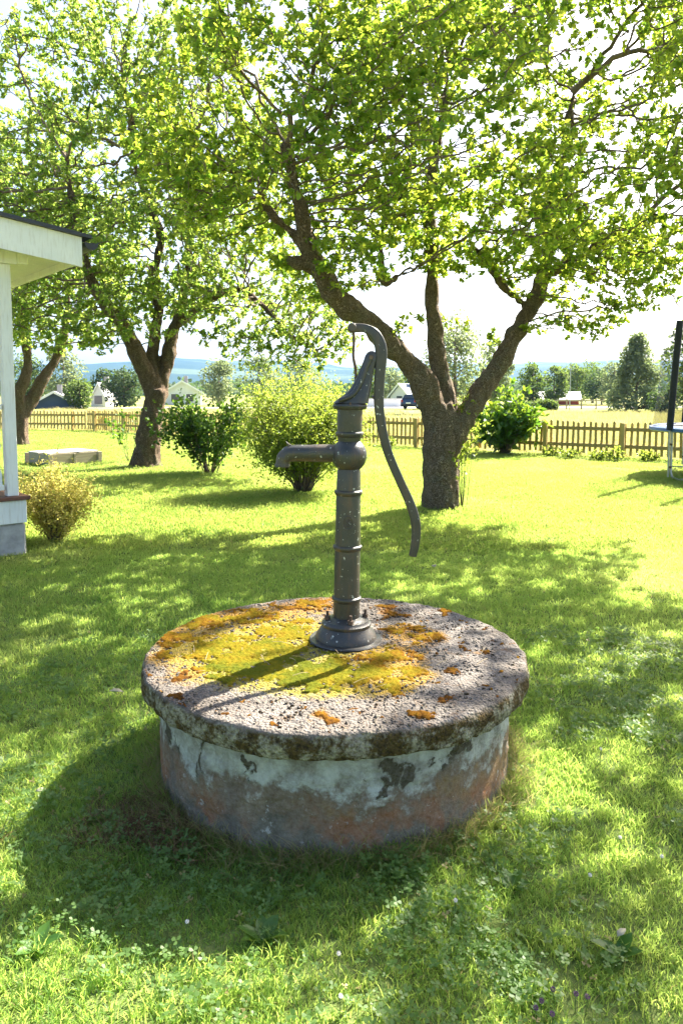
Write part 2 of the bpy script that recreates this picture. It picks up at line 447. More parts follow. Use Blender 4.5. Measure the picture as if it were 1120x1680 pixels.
# ------------------------------------------------------------------ the ground
def gz(x, y):
    """lawn height"""
    return 0.018 * noise.noise(Vector((x * 0.5, y * 0.5, 3.1))) + 0.010 * noise.noise(Vector((x * 1.7, y * 1.7, 8.1))) - 0.01
def sheet(name, xs, ys, zf, m, kind='structure'):
    X, Y = np.meshgrid(xs, ys)
    Z = np.vectorize(zf)(X, Y)
    v = np.c_[X.ravel(), Y.ravel(), Z.ravel()]
    nx, ny = len(xs), len(ys)
    i = (np.arange(ny - 1)[:, None] * nx + np.arange(nx - 1)[None, :]).ravel()
    o = link(name, np_mesh(name, v, np.c_[i, i + 1, i + nx + 1, i + nx], smooth=True), m)
    return tag(o, kind=kind)
def m_field():
    t = NT('field')
    p = t.pos()
    a = t.noise(t.n('Mapping', {'Vector': p, 'Scale': (0.02, 0.06, 1)}).outputs[0], 1.0, 5)
    b = t.noise(p, 1.5, 6, 0.7)
    far = t.noise(t.n('Mapping', {'Vector': p, 'Scale': (0.0016, 0.004, 1)}).outputs[0], 1.0, 6)
    near = t.mix(t.math('MULTIPLY', b, 0.5), t.ramp(a, [(0.35, (0.20, 0.24, 0.06)), (0.6, (0.33, 0.30, 0.12))]), (0.16, 0.20, 0.05))
    return t.done(t.pbr(near, 0.95, t.bump(b, 0.8, 0.1), 0.05))
M['field'] = m_field()
lin = np.concatenate
xs = lin([np.linspace(-6000, -120, 14), np.linspace(-100, 100, 41), np.linspace(120, 6000, 14)])
ys = lin([np.linspace(-2000, -60, 6), np.linspace(-40, 160, 41), np.linspace(200, 9000, 22)])
sheet('ground', xs, ys, lambda x, y: -0.08 + (0.0 if abs(x) < 110 and -50 < y < 170 else 0.6 * noise.noise(Vector((x * .004, y * .004, 0)))), M['field'])
# fence line runs from the right boundary back to a corner, then across on the left
FA, FB, FC = Vector((11.5, 13.4, 0)), Vector((-10.2, 29.6, 0)), Vector((-22.0, 31.6, 0))
def fence_y(x):
    if x > FB.x: return FA.y + (x - FA.x) / (FB.x - FA.x) * (FB.y - FA.y)
    return FB.y + (x - FB.x) / (FC.x - FB.x) * (FC.y - FB.y)
lx = np.linspace(-22, 11.5, 135)
tt = np.linspace(0, 1, 120) ** 1.3
V = []
for s_ in tt:
    for x in lx:
        y = -3 + s_ * (fence_y(x) + 0.25 + 3)
        V.append((x, y, gz(x, y)))
nx = len(lx)
i = (np.arange(len(tt) - 1)[:, None] * nx + np.arange(nx - 1)[None, :]).ravel()
tag(link('lawn', np_mesh('lawn', np.array(V), np.c_[i, i + 1, i + nx + 1, i + nx], smooth=True), M['lawn']), kind='structure')

# hills far off: a wooded terrain that rises in several rows of ridges
def m_hill():
    t = NT('wooded_hill')
    p = t.pos()
    a = t.noise(p, 0.006, 8, 0.65)
    b = t.noise(t.n('Mapping', {'Vector': p, 'Scale': (0.0012, 0.004, 0.01)}).outputs[0], 1.0, 5)
    col = t.mix(t.ramp(b, [(0.55, 0.0), (0.62, 0.35)]), t.ramp(a, [(0.35, (0.012, 0.03, 0.018)), (0.7, (0.03, 0.055, 0.03))]), (0.15, 0.19, 0.07))
    return t.done(t.pbr(col, 0.95, None, 0.05))
V = []
az = np.linspace(R_(-62), R_(62), 190)
dist = [1500, 1900, 2300, 2700, 3100, 3500, 4000, 4800]
prof = [-2, 20, 44, 80, 108, 126, 138, 40]
for d, h in zip(dist, prof):
    for a in az:
        x, y = d * math.sin(a), d * math.cos(a)
        k = 1 + 0.42 * noise.fractal(Vector((x * 0.0011 + 4, y * 0.0009, 2.2)), 0.9, 2.0, 4)
        V.append((x, y, h * k + 5 * noise.noise(Vector((x * .012, y * .012, 0)))))
nx = len(az)
i = (np.arange(len(dist) - 1)[:, None] * nx + np.arange(nx - 1)[None, :]).ravel()
tag(link('hills', np_mesh('hills', np.array(V), np.c_[i, i + 1, i + nx + 1, i + nx], smooth=True), m_hill()), kind='structure')
M['road'] = plain('pale_gravel', (0.46, 0.43, 0.39), 0.95, 0.12, 0.6, 0.3, 0.1)
bm = bmesh.new()
rp = [(-60, 74.0), (-20, 76.5), (10, 78), (30, 80), (70, 82), (130, 90)]
for (x0, y0), (x1, y1) in zip(rp, rp[1:]):
    q = [bm.verts.new(p) for p in ((x0, y0, -0.05), (x1, y1, -0.05), (x1, y1 + 6, -0.05), (x0, y0 + 6, -0.05))]
    bm.faces.new(q)
tag(link('road', bm_mesh('road', bm), M['road']), kind='structure')

# ------------------------------------------------------------------ grass (instanced tufts)
def blade_tuft(name, n, rad, h0, h1, wid, m, lean=0.5, seed=0, seg=3):
    r = np.random.default_rng(seed)
    V, F, A = [], [], []
    for b in range(n):
        a, q = r.uniform(0, 2 * math.pi), rad * math.sqrt(r.uniform())
        px, py = q * math.cos(a), q * math.sin(a)
        h = r.uniform(h0, h1); ld = r.uniform(0, 2 * math.pi); lv = lean * r.uniform(0.2, 1.0) * h
        wd = wid * r.uniform(0.7, 1.2); ta = r.uniform(0, math.pi)
        cx, sx = math.cos(ta) * wd / 2, math.sin(ta) * wd / 2
        base = len(V)
        for s in range(seg):
            t = s / seg
            x, y, z = px + math.cos(ld) * lv * t * t * 1.3, py + math.sin(ld) * lv * t * t * 1.3, h * (t - 0.18 * t * t)
            k = 1 - 0.45 * t
            V += [(x - cx * k, y - sx * k, z), (x + cx * k, y + sx * k, z)]
        V += [(px + math.cos(ld) * lv * 1.3, py + math.sin(ld) * lv * 1.3, h * 0.84)]
        for s in range(seg - 1):
            j = base + 2 * s
            F += [(j, j + 1, j + 3), (j, j + 3, j + 2)]
        j = base + 2 * (seg - 1)
        F += [(j, j + 1, j + 2)]
        A += [r.uniform()] * (2 * seg + 1)
    me = np_mesh(name, np.array(V), np.array(F), {'v': A})
    me.materials.append(m)
    return bpy.data.objects.new(name, me)
def clover_tuft(name, n, rad, seed, size=0.0095):
    r = np.random.default_rng(seed)
    V, F, A = [], [], []
    for b in range(n):
        a, q = r.uniform(0, 2 * math.pi), rad * math.sqrt(r.uniform())
        c = np.array((q * math.cos(a), q * math.sin(a), r.uniform(0.02, 0.05)))
        tl = r.normal(0, 0.25, 2); sz = size * r.uniform(0.7, 1.3); a0 = r.uniform(0, 6.28); col = r.uniform()
        for l in range(3):
            th = a0 + l * 2.094
            b0 = len(V)
            for rr, da in ((0, 0), (0.75, -0.62), (1.15, -0.33), (1.15, 0.33), (0.75, 0.62)):
                x, y = math.cos(th + da) * rr * sz, math.sin(th + da) * rr * sz
                V.append((c[0] + x, c[1] + y, c[2] + x * tl[0] + y * tl[1] + rr * rr * 0.0015))
                A.append(col)
            F += [(b0, b0 + 1, b0 + 2), (b0, b0 + 2, b0 + 3), (b0, b0 + 3, b0 + 4)]
    me = np_mesh(name, np.array(V), np.array(F), {'v': A})
    me.materials.append(M['clover'])
    return bpy.data.objects.new(name, me)
def scatter(name, label, cat, pts, scl, rotz, tilt, sources, parent=None):
    me = bpy.data.meshes.new(name)
    n = len(pts)
    me.vertices.add(n); me.vertices.foreach_set('co', np.asarray(pts, np.float32).ravel())
    rot = np.c_[rng.normal(0, tilt, n), rng.normal(0, tilt, n), rotz].astype(np.float32)
    a = me.attributes.new('rot', 'FLOAT_VECTOR', 'POINT'); a.data.foreach_set('vector', rot.ravel())
    a = me.attributes.new('scl', 'FLOAT', 'POINT'); a.data.foreach_set('value', np.asarray(scl, np.float32))
    o = link(name, me, None, parent)
    col = bpy.data.collections.new(name + '_sources')
    for s in sources: col.objects.link(s)
    ng = bpy.data.node_groups.new(name, 'GeometryNodeTree')
    ng.interface.new_socket('Geometry', in_out='INPUT', socket_type='NodeSocketGeometry')
    ng.interface.new_socket('Geometry', in_out='OUTPUT', socket_type='NodeSocketGeometry')
    nn = ng.nodes.new
    gi, go = nn('NodeGroupInput'), nn('NodeGroupOutput')
    ci = nn('GeometryNodeCollectionInfo')
    ci.inputs['Collection'].default_value = col
    ci.inputs['Separate Children'].default_value = True
    ci.inputs['Reset Children'].default_value = True
    ip = nn('GeometryNodeInstanceOnPoints'); ip.inputs['Pick Instance'].default_value = True
    ar = nn('GeometryNodeInputNamedAttribute'); ar.data_type = 'FLOAT_VECTOR'; ar.inputs['Name'].default_value = 'rot'
    asc = nn('GeometryNodeInputNamedAttribute'); asc.data_type = 'FLOAT'; asc.inputs['Name'].default_value = 'scl'
    er = nn('FunctionNodeEulerToRotation')
    L = ng.links.new
    L(gi.outputs[0], ip.inputs['Points']); L(ci.outputs[0], ip.inputs['Instance'])
    L(ar.outputs['Attribute'], er.inputs[0]); L(er.outputs[0], ip.inputs['Rotation'])
    L(asc.outputs['Attribute'], ip.inputs['Scale']); L(ip.outputs[0], go.inputs[0])
    md = o.modifiers.new('scatter', 'NODES'); md.node_group = ng
    return tag(o, label, cat, kind='stuff')

WX, WY, WR, SR = -0.027, 2.987, 0.715, 0.78     # the well: centre, ring radius, lid radius
SLAB_T, SLAB_H = 0.45, 0.095
HOUSE_E1 = Vector((math.cos(R_(40)), math.sin(R_(40)), 0)); HOUSE_E2 = Vector((-HOUSE_E1.y, HOUSE_E1.x, 0))
POST = at(20, 815, 6.85); POST.z = 0
def blocked(x, y, pad=0.0):
    if math.hypot(x - WX, y - WY) < WR - 0.005 + pad: return True
    q = Vector((x, y, 0)) - POST
    if q.dot(HOUSE_E1) < 0.12 and q.dot(HOUSE_E2) > -0.12: return True
    return y > fence_y(x) + 0.1
def band(d0, d1, dens, margin=0.6, side=0.5, fn=None):
    P = []
    xm = margin * d1 + side
    n = int(dens * (d1 - d0) * 2 * xm)
    x = rng.uniform(-xm, xm, n); y = rng.uniform(d0, d1, n)
    for a, b in zip(x, y):
        if abs(a) > margin * b + side or a < -20 or a > 11 or blocked(a, b): continue
        if fn and not fn(a, b): continue
        P.append((a, b, gz(a, b) - 0.004))
    return P
def put(name, label, P, smin, smax, sources, cat='grass', tilt=0.12):
    n = len(P)
    return scatter(name, label, cat, P, rng.uniform(smin, smax, n), rng.uniform(0, 6.283, n), tilt, sources)
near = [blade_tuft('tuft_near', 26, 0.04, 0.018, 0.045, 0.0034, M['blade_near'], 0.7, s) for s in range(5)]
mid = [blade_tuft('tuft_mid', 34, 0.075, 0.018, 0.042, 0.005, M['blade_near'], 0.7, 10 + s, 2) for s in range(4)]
far = [blade_tuft('tuft_far', 95, 0.19, 0.014, 0.036, 0.007, M['blade'], 0.5, 20 + s, 2) for s in range(4)]
clov = [clover_tuft('clover_near', 16, 0.06, 30 + s) for s in range(3)]
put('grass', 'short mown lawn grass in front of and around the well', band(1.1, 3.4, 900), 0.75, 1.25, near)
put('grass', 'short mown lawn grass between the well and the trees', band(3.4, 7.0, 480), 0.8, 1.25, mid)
put('grass', 'short mown lawn grass under the apple trees and back to the fence', band(7.0, 14, 170) + band(14, 32, 60, 0.55), 0.8, 1.3, far)
clump = lambda x, y: noise.noise(Vector((x * 1.6, y * 1.6, 5.0))) + rng.normal(0, 0.35) > 0.15
put('clover', 'patches of small clover leaves growing in the lawn', band(1.1, 4.5, 190, fn=clump), 0.8, 1.3, clov, 'clover')
# taller and drier grass at the foot of the ring, where the mower does not reach
P = []
for k in range(1500):
    a = rng.uniform(0, 2 * math.pi); q = WR + abs(rng.normal(0, 0.045))
    x, y = WX + q * math.cos(a), WY + q * math.sin(a)
    P.append((x, y, gz(x, y) - 0.004))
tall = [blade_tuft('tuft_tall', 9, 0.02, 0.04, 0.095, 0.0028, M['blade'], 0.9, 40 + s, 4) for s in range(2)] + [blade_tuft('tuft_straw', 8, 0.02, 0.04, 0.11, 0.0022, M['dry'], 1.1, 50 + s, 4) for s in range(2)]
put('grass', 'taller unmown grass and pale straws around the foot of the well ring', P, 0.7, 1.2, tall, tilt=0.25)
dead = on(285, 1345)
P = []
for k in range(520):
    x, y = rng.normal(dead.x, 0.13), rng.normal(dead.y, 0.10)
    if not blocked(x, y): P.append((x, y, gz(x, y)))
M['dead'] = plain('dead_grass', (0.17, 0.11, 0.055), 0.9, 0.5, 30.0, 0, 0.1)
put('dead_grass', 'patch of brown dead grass beside the well ring', P, 0.7, 1.2, [blade_tuft('tuft_dead', 12, 0.03, 0.02, 0.055, 0.003, M['dead'], 1.6, 60, 3)], tilt=0.5)
# tall grass of the field beyond the fence
P = []
for k in range(9000):
    x = rng.uniform(-40, 34); y = fence_y(x) + 0.5 + abs(rng.normal(0, 16)) if x < 11.5 else rng.uniform(14, 60)
    if abs(x) < 0.6 * y + 2 and y < 72: P.append((x, y, -0.08))
fieldt = [blade_tuft('tuft_field', 46, 0.38, 0.12, 0.42, 0.014, M['field_blade'], 0.4, 70 + s, 2) for s in range(3)]
put('field_grass', 'ripe pale meadow grass in the field beyond the picket fence', P, 0.7, 1.25, fieldt)

# ------------------------------------------------------------------ the well: ring, lid, moss
well = thing('concrete_well', 'round concrete well with stained ring and moss covered lid under the hand pump', 'well', (WX, WY, 0))
def cyl_grid(prof, k, disp, name):
    """surface of revolution with a noise displacement; prof (r,z) from the inside out"""
    th = np.linspace(0, 2 * np.pi, k, endpoint=False)
    V = []
    for r, z in prof:
        for a in th:
            p = Vector((r * math.cos(a), r * math.sin(a), z))
            V.append(disp(p, r, a))
    n = len(prof)
    i = (np.arange(n - 1)[:, None] * k + np.arange(k)[None, :]).ravel()
    j = (np.arange(n - 1)[:, None] * k + (np.arange(k) + 1)[None, :] % k).ravel()
    return np_mesh(name, np.array(V), np.c_[i, i + k, j + k, j], smooth=True)
def dring(p, r, a):
    n = 0.006 * noise.fractal(p * 7, 0.8, 2, 4) + 0.004 * noise.noise(p * 2)
    n += 0.007 * max(-0.5, min(0.5, 9 * (noise.fractal(Vector((p.x * 3.1, p.y * 3.1, p.z * 4.2 + 5)), 0.7, 2, 5) + (p.z - 0.24) * 2.2)))
    return p + Vector((math.cos(a), math.sin(a), 0)) * n
ZB = SLAB_T - SLAB_H
link('ring', cyl_grid([(WR * 0.9, ZB + 0.012), (WR - 0.02, ZB + 0.012)] + [(WR - 0.003 + 0.006 * (1 - z), ZB * z) for z in np.linspace(1.0, -0.15, 60)], 420, dring, 'ring'), M['ring'], well)
def dslab(p, r, a):
    e = Vector((math.cos(a), math.sin(a), 0))
    rad = 0.012 * noise.noise(e * 2.2) + 0.009 * noise.fractal(p * 11, 0.9, 2, 4)
    top = 0.004 * noise.fractal(p * 9, 0.9, 2, 4) + 0.0035 * noise.noise(p * 40) - 0.0025 * max(0, noise.noise(p * 70)) * 2
    k = max(0.0, min(1.0, (r - 0.6) / 0.18))
    return p + e * rad * k + Vector((0, 0, top))
prof = [(0.001, SLAB_T)] + [(r, SLAB_T) for r in np.linspace(0.01, SR - 0.02, 110)]
prof += [(SR - 0.012, SLAB_T - 0.002), (SR - 0.005, SLAB_T - 0.008), (SR, SLAB_T - 0.018)]
prof += [(SR + 0.004 * math.sin(k * 0.4), SLAB_T - 0.018 - (SLAB_H - 0.028) * k / 9) for k in range(1, 10)]
prof += [(SR - 0.006, ZB + 0.003), (SR - 0.02, ZB), (WR - 0.1, ZB)]
lid = link('lid', cyl_grid(prof, 420, dslab, 'lid'), M['slab'], well)
# moss cushions on the lid: position from the photograph, radius in metres, strength, tint (0 rust .. 1 green)
blobs = [(290, 1045, .10, .8, .35), (335, 1020, .10, .9, .35), (350, 1065, .15, .9, .6), (430, 1072, .19, 1.2, .85), (470, 1035, .16, 1.0, .65), (410, 1010, .12, .8, .4),
         (400, 1100, .11, .9, .8), (520, 992, .10, .9, .15), (470, 1000, .08, .5, .2), (500, 1105, .14, 1.1, .9), (560, 1105, .13, 1.1, .65), (610, 1100, .13, 1.0, .4), (650, 1075, .10, .8, .35),
         (660, 1035, .09, .8, .3), (700, 1045, .08, .8, .25), (640, 1005, .06, .6, .1), (730, 1000, .05, .5, .2), (690, 1110, .06, .5, .4), (300, 1110, .07, .45, .1), (260, 1080, .06, .4, .15),
         (525, 1172, .03, .7, .1), (545, 1182, .025, .6, .05), (700, 1172, .03, .6, .1), (790, 1070, .04, .4, .1), (640, 1125, .07, .6, .45), (630, 995, .05, .5, .2), (560, 985, .05, .6, .1), (690, 985, .05, .4, .15)]
bl = [(on(x, y, SLAB_T), r, s, t) for x, y, r, s, t in blobs]
co = np.empty(len(lid.data.vertices) * 3, np.float32); lid.data.vertices.foreach_get('co', co); co = co.reshape(-1, 3)
fs = np.zeros(len(co)); ft = np.zeros(len(co))
for c, r, st, ti in bl:
    e = st * np.exp(-((co[:, 0] + WX - c.x) ** 2 + (co[:, 1] + WY - c.y) ** 2) / (r * r) * 0.6)
    fs += e; ft += e * ti
for nm, val in (('moss', np.clip(fs, 0, 1)), ('tint', ft / (fs + 0.05))):
    a_ = lid.data.attributes.new(nm, 'FLOAT', 'POINT'); a_.data.foreach_set('value', val.astype(np.float32))
PUMP = Vector((0.019, 3.085, SLAB_T))
RES = 0.0042
NG = int(2 * SR / RES)
VM, AM, FM, vid = [], [], [], {}
hgt_ = {}
def moss_at(i_, j_):
    x, y = WX - SR + i_ * RES, WY - SR + j_ * RES
    if math.hypot(x - WX, y - WY) > SR - 0.012: return None
    s_ = ts = 0.0
    for c, r, st, ti in bl:
        q = ((x - c.x) ** 2 + (y - c.y) ** 2) / (r * r) * 1.4
        if q < 5:
            e = st * math.exp(-q); s_ += e; ts += e * ti
    p = Vector((x, y, 1.7))
    dd = min(s_, 1.0) * 1.05 + 1.0 * noise.fractal(p * 13, 0.7, 2.1, 4) + 0.32 * noise.noise(p * 60) - 0.38 - (0.2 if s_ < 0.12 else 0.0)
    if dd < -0.12: return None
    lump = 1 - noise.voronoi(p * 62)[0][0] * 1.5
    z = -0.004 + min(0.008, max(dd + 0.12, 0) * 0.02) + (0.0052 * lump + 0.0022 * noise.noise(p * 260)) * min(1, max(0, dd + 0.12) * 4)
    tint = (ts / s_ if s_ > 0.06 else 0.12) * 0.95 + 0.4 * noise.noise(p * 9) + 0.22 * noise.noise(p * 40) - 0.22 * (1 - min(1, max(0, dd * 3))) + 0.08
    return (x - WX, y - WY, SLAB_T + z), tint
for j_ in range(NG):
    for i_ in range(NG):
        m_ = moss_at(i_, j_)
        if m_:
            vid[i_, j_] = len(VM); VM.append(m_[0]); AM.append(m_[1])
for (i_, j_), k in vid.items():
    q = (k, vid.get((i_ + 1, j_)), vid.get((i_ + 1, j_ + 1)), vid.get((i_, j_ + 1)))
    if None not in q: FM.append(q)
tag(link('moss', np_mesh('moss', np.array(VM), np.array(FM), {'v': np.clip(AM, 0, 1)}, smooth=True), M['moss'], well), 'yellow green and rust coloured moss mats on the lid', kind='stuff')
# loose straws and bits of twig lying on the lid
bm = bmesh.new()
for k in range(46):
    a, q = rng.uniform(0, 6.28), 0.62 * math.sqrt(rng.uniform())
    c = Vector((q * math.cos(a), q * math.sin(a), SLAB_T + 0.012)); d = rng.uniform(0, 3.14); l = rng.uniform(0.012, 0.045)
    e = Vector((math.cos(d) * l, math.sin(d) * l, rng.normal(0, 0.003)))
    tube(bm, [c - e, c + Vector((0, 0, 0.003)), c + e], 0.0009, 4)
tag(link('straw_litter', bm_mesh('straw_litter', bm), plain('straw', (0.40, 0.31, 0.17), 0.8, 0.3, 20, 0), well), kind='stuff')
# small stones standing proud in the worn lid
VM, FM = [], []
for k in range(3200):
    a, q = rng.uniform(0, 2 * math.pi), (SR - 0.02) * math.sqrt(rng.uniform())
    x, y = q * math.cos(a), q * math.sin(a)
    r0 = rng.uniform(0.0025, 0.008); b = len(VM); ph = rng.uniform(0, 6)
    for rr, hh in ((1, -0.5), (0.8, 0.35)):
        for j in range(5):
            th = ph + j * 1.2566; kk = rr * r0 * rng.uniform(.7, 1.3)
            VM.append((x + kk * math.cos(th), y + kk * math.sin(th), SLAB_T + hh * r0))
    for j in range(5):
        n = (j + 1) % 5
        FM.append((b + j, b + n, b + 5 + n, b + 5 + j))
    FM += [(b + 5, b + 6, b + 7, b + 8), (b + 5, b + 8, b + 9, b + 5 + 4)] if False else [(b + 5, b + 6, b + 7, b + 8)]
tag(link('gravel_aggregate', np_mesh('gravel_aggregate', np.array(VM), np.array(FM)), M['slab'], well), kind='stuff')

# ------------------------------------------------------------------ the hand pump
def pz(py): return at(567, py, PUMP.y).z - SLAB_T
K = (at(667, 850, PUMP.y).x - at(567, 850, PUMP.y).x) / 100      # metres per photo pixel at the pump
pump = thing('hand_pump', 'dark cast iron hand pump with curved lever standing on the well lid', 'water pump', PUMP)
pump.rotation_euler = (0, R_(0.95), 0)
def ppt(cx_, cy_, dy=0.0):
    """point of the pump from the close-up survey, in the pump's own frame"""
    X = 420 + cx_ / 2.8; Z = 500 + cy_ / 2.8
    p = at(X, Z, PUMP.y) - PUMP
    t = R_(-0.95)
    return Vector((p.x * math.cos(t) + p.z * math.sin(t), dy, -p.x * math.sin(t) + p.z * math.cos(t)))
link('base_plate', lathe([(0.02, 0.001), (0.155, 0.001), (0.158, 0.006), (0.154, 0.011), (0.02, 0.012)], 48, name='base_plate'), M['iron'], pump)
link('base_bell', lathe([(0.132, 0.010), (0.131, 0.020), (0.124, 0.036), (0.112, 0.054), (0.104, 0.066), (0.107, 0.072), (0.106, 0.080), (0.097, 0.086), (0.094, 0.092), (0.074, 0.098), (0.062, 0.104), (0.02, 0.105)], 48, name='base_bell'), M['iron'], pump)
zr = [ppt(0, y).z for y in (1340, 1105, 853, 585)]
zc = ppt(0, 462).z
zs = ppt(0, 684).z
link('column', lathe([(0.0565, 0.098), (0.0555, zr[0]), (0.0545, zr[1]), (0.052, zr[2]), (0.0495, zs - 0.07), (0.045, zs - 0.05)], 40, name='column'), M['iron'], pump)
link('upper_column', lathe([(0.045, zs + 0.05), (0.047, zs + 0.062), (0.0495, zr[3] - 0.018), (0.0525, zr[3]), (0.0535, zc)], 40, name='upper_column'), M['iron'], pump)
for z, r in zip(zr, (0.0560, 0.0552, 0.0530, 0.0525)):
    link('collar', lathe([(r - 0.004, z - 0.016), (r + 0.002, z - 0.012), (r + 0.0065, z - 0.004), (r + 0.0075, z + 0.001), (r + 0.006, z + 0.006), (r + 0.001, z + 0.009), (r - 0.004, z + 0.011)], 40, name='collar'), M['iron'], pump)
pr = [(0.0475 + 0.001, zs - 0.075)]
for k in range(-9, 10):
    a = k / 10 * math.pi / 2
    pr.append((max(0.046, 0.0755 * math.cos(a)), zs + 0.0755 * math.sin(a) * 0.98))
link('valve_chamber', lathe(pr + [(0.046, zs + 0.078)], 44, name='valve_chamber'), M['iron'], pump)
# spout
sp = spline([ppt(400, 684), ppt(350, 682), ppt(250, 682), ppt(175, 682), ppt(145, 690), ppt(128, 708), ppt(122, 738)], 5)
rr = [0.0375] * 10 + [0.0355] * 8 + [0.0355] * 3 + [0.033] * 5 + [0.0305] * 10
spout = link('spout', tube_mesh('spout', sp, rr[:len(sp)], 24, ref=(0, 1, 0)), M['iron'], pump)
bm = bmesh.new()
prism(bm, [tuple(ppt(x, y).xz) for x, y in ((172, 650), (150, 655), (142, 642), (138, 628), (147, 636), (160, 643))], 'y', -0.009, 0.009)
link('hook', bm_mesh('hook', bm), M['iron'], spout)
e = ppt(122, 738)
link('lip', lathe([(0.022, e.z - 0.006), (0.0325, e.z - 0.006), (0.034, e.z), (0.0325, e.z + 0.006), (0.022, e.z + 0.006)], 24, ax=(e.x, 0), name='lip'), M['iron'], spout)
# cap with yoke
link('cap', lathe([(0.05, zc - 0.012), (0.066, zc - 0.010), (0.0715, zc - 0.003), (0.073, zc + 0.004), (0.070, zc + 0.011), (0.060, zc + 0.016), (0.045, zc + 0.021), (0.01, zc + 0.024)], 40, name='cap'), M['iron'], pump)
def loft_yoke():
    bm = bmesh.new()
    rows = []
    #   left x, right x, row, half depth
    for xl, xr, y, hd in ((352, 515, 452, .060), (372, 517, 436, .056), (402, 522, 415, .050), (430, 527, 388, .040), (450, 532, 355, .034), (466, 538, 320, .030), (482, 545, 285, .027), (494, 551, 255, .025), (500, 553, 235, .024), (510, 548, 220, .020), (522, 538, 213, .012)):
        a, b = ppt(xl, y), ppt(xr, y)
        ring = []
        for k in range(16):
            th = 2 * math.pi * k / 16
            c, s = math.cos(th), math.sin(th)
            c, s = math.copysign(abs(c) ** 0.55, c), math.copysign(abs(s) ** 0.55, s)
            ring.append(bm.verts.new(((a.x + b.x) / 2 + c * (b.x - a.x) / 2, s * hd, (a.z + b.z) / 2)))
        rows.append(ring)
    for a, b in zip(rows, rows[1:]):
        for k in range(16):
            bm.faces.new((a[k], a[(k + 1) % 16], b[(k + 1) % 16], b[k]))
    bm.faces.new(rows[0][::-1]); bm.faces.new(rows[-1])
    return bm_mesh('yoke', bm, True, 50)
yoke = link('yoke', loft_yoke(), M['iron'], pump)
bm = bmesh.new()     # raised front rib that runs from the pivot down to the cap
tube(bm, spline([ppt(524, 238, -.024), ppt(500, 300, -.029), ppt(476, 360, -.036), ppt(440, 415, -.050), ppt(380, 440, -.058)], 4), [0.013, 0.013, 0.0125, 0.012, 0.012, 0.012, 0.012, 0.012, 0.012, 0.012, 0.012, 0.012, 0.012, 0.011, 0.011, 0.010, 0.009], 10)
link('rib', bm_mesh('rib', bm, True, 50), M['iron'], yoke)
# lever
lv = [(441, 106), (462, 107), (500, 109), (540, 132), (566, 175), (574, 225), (570, 290), (566, 350), (563, 430), (568, 510), (582, 590), (604, 675), (636, 755), (672, 835), (706, 912), (728, 982), (734, 1040), (729, 1100), (718, 1152)]
lr = [22, 20, 19, 24, 26, 27, 25, 24, 22.5, 22, 21, 20, 20, 20, 21, 22, 21.5, 20, 18]
LY = -0.004
pts = spline([ppt(x, y, LY) for x, y in lv], 5)
lrad = [float(q[0]) / 2.8 * K for q in spline([(v,) for v in lr], 5)]
lever = link('lever', tube_mesh('lever', pts + [pts[-1] + (pts[-1] - pts[-2]) * 0.35], lrad + [lrad[-1] * 0.55], 24, ref=(0, 1, 0), sq=0.5), M['iron'], pump)
lever.scale = (1, 1, 1)
for o_, s_ in ((lever, 0.62),):
    me = o_.data
    for v in me.vertices: v.co.y = LY + (v.co.y - LY) * 0.6
kn = ppt(441, 107)
bm = bmesh.new(); tube(bm, [kn + Vector((0, -0.026, 0)), kn + Vector((0, -0.022, 0)), kn + Vector((0, 0.022, 0)), kn + Vector((0, 0.026, 0))], [0.015, 0.0195, 0.0195, 0.015], 20)
link('knuckle', bm_mesh('knuckle', bm, True, 30), M['iron'], lever)
pv = ppt(527, 243)
bm = bmesh.new(); tube(bm, [pv + Vector((0, -0.040, 0)), pv + Vector((0, 0.036, 0))], 0.009, 14)
link('pivot_pin', bm_mesh('pivot_pin', bm, True, 30), M['rust'], pump)
bm = bmesh.new(); tube(bm, spline([ppt(527, 243), ppt(548, 243), ppt(572, 250)], 3), [0.017] * 7, 12)
link('pivot_lug', bm_mesh('pivot_lug', bm, True, 40), M['iron'], lever)
bm = bmesh.new(); tube(bm, spline([ppt(545, 420, -.004), ppt(538, 424, -.004), ppt(533, 427, -.004)], 3), 0.008, 10)
link('stop_lug', bm_mesh('stop_lug', bm, True, 40), M['iron'], lever)
bm = bmesh.new(); tube(bm, spline([ppt(446, 112), ppt(449, 170), ppt(446, 235), ppt(456, 290), ppt(457, 340), ppt(452, 400)], 5), [0.0058] * 12 + [0.0065] * 4 + [0.0052] * 10, 10)
link('plunger_rod', bm_mesh('plunger_rod', bm, True, 40), M['rust'], pump)
def bolt(loc, parent, h=0.03, r=0.011):
    o = link('bolt', lathe([(r * 0.5, -0.01), (r * 0.5, h)], 10, name='bolt'), M['rust'], parent)
    o.location = loc
    n = link('nut', lathe([(r, 0.0), (r, h * 0.42)], 6, name='nut', angle=20), M['rust'], o)
    return o
for a in (-78, 12, 102, 192):
    bolt((0.083 * math.cos(R_(a)), 0.083 * math.sin(R_(a)), 0.095), pump, 0.036, 0.012)
for a in (200, 340, 270, 90):
    bolt((0.064 * math.cos(R_(a)), 0.064 * math.sin(R_(a)), zc + 0.008), pump, 0.012, 0.008)
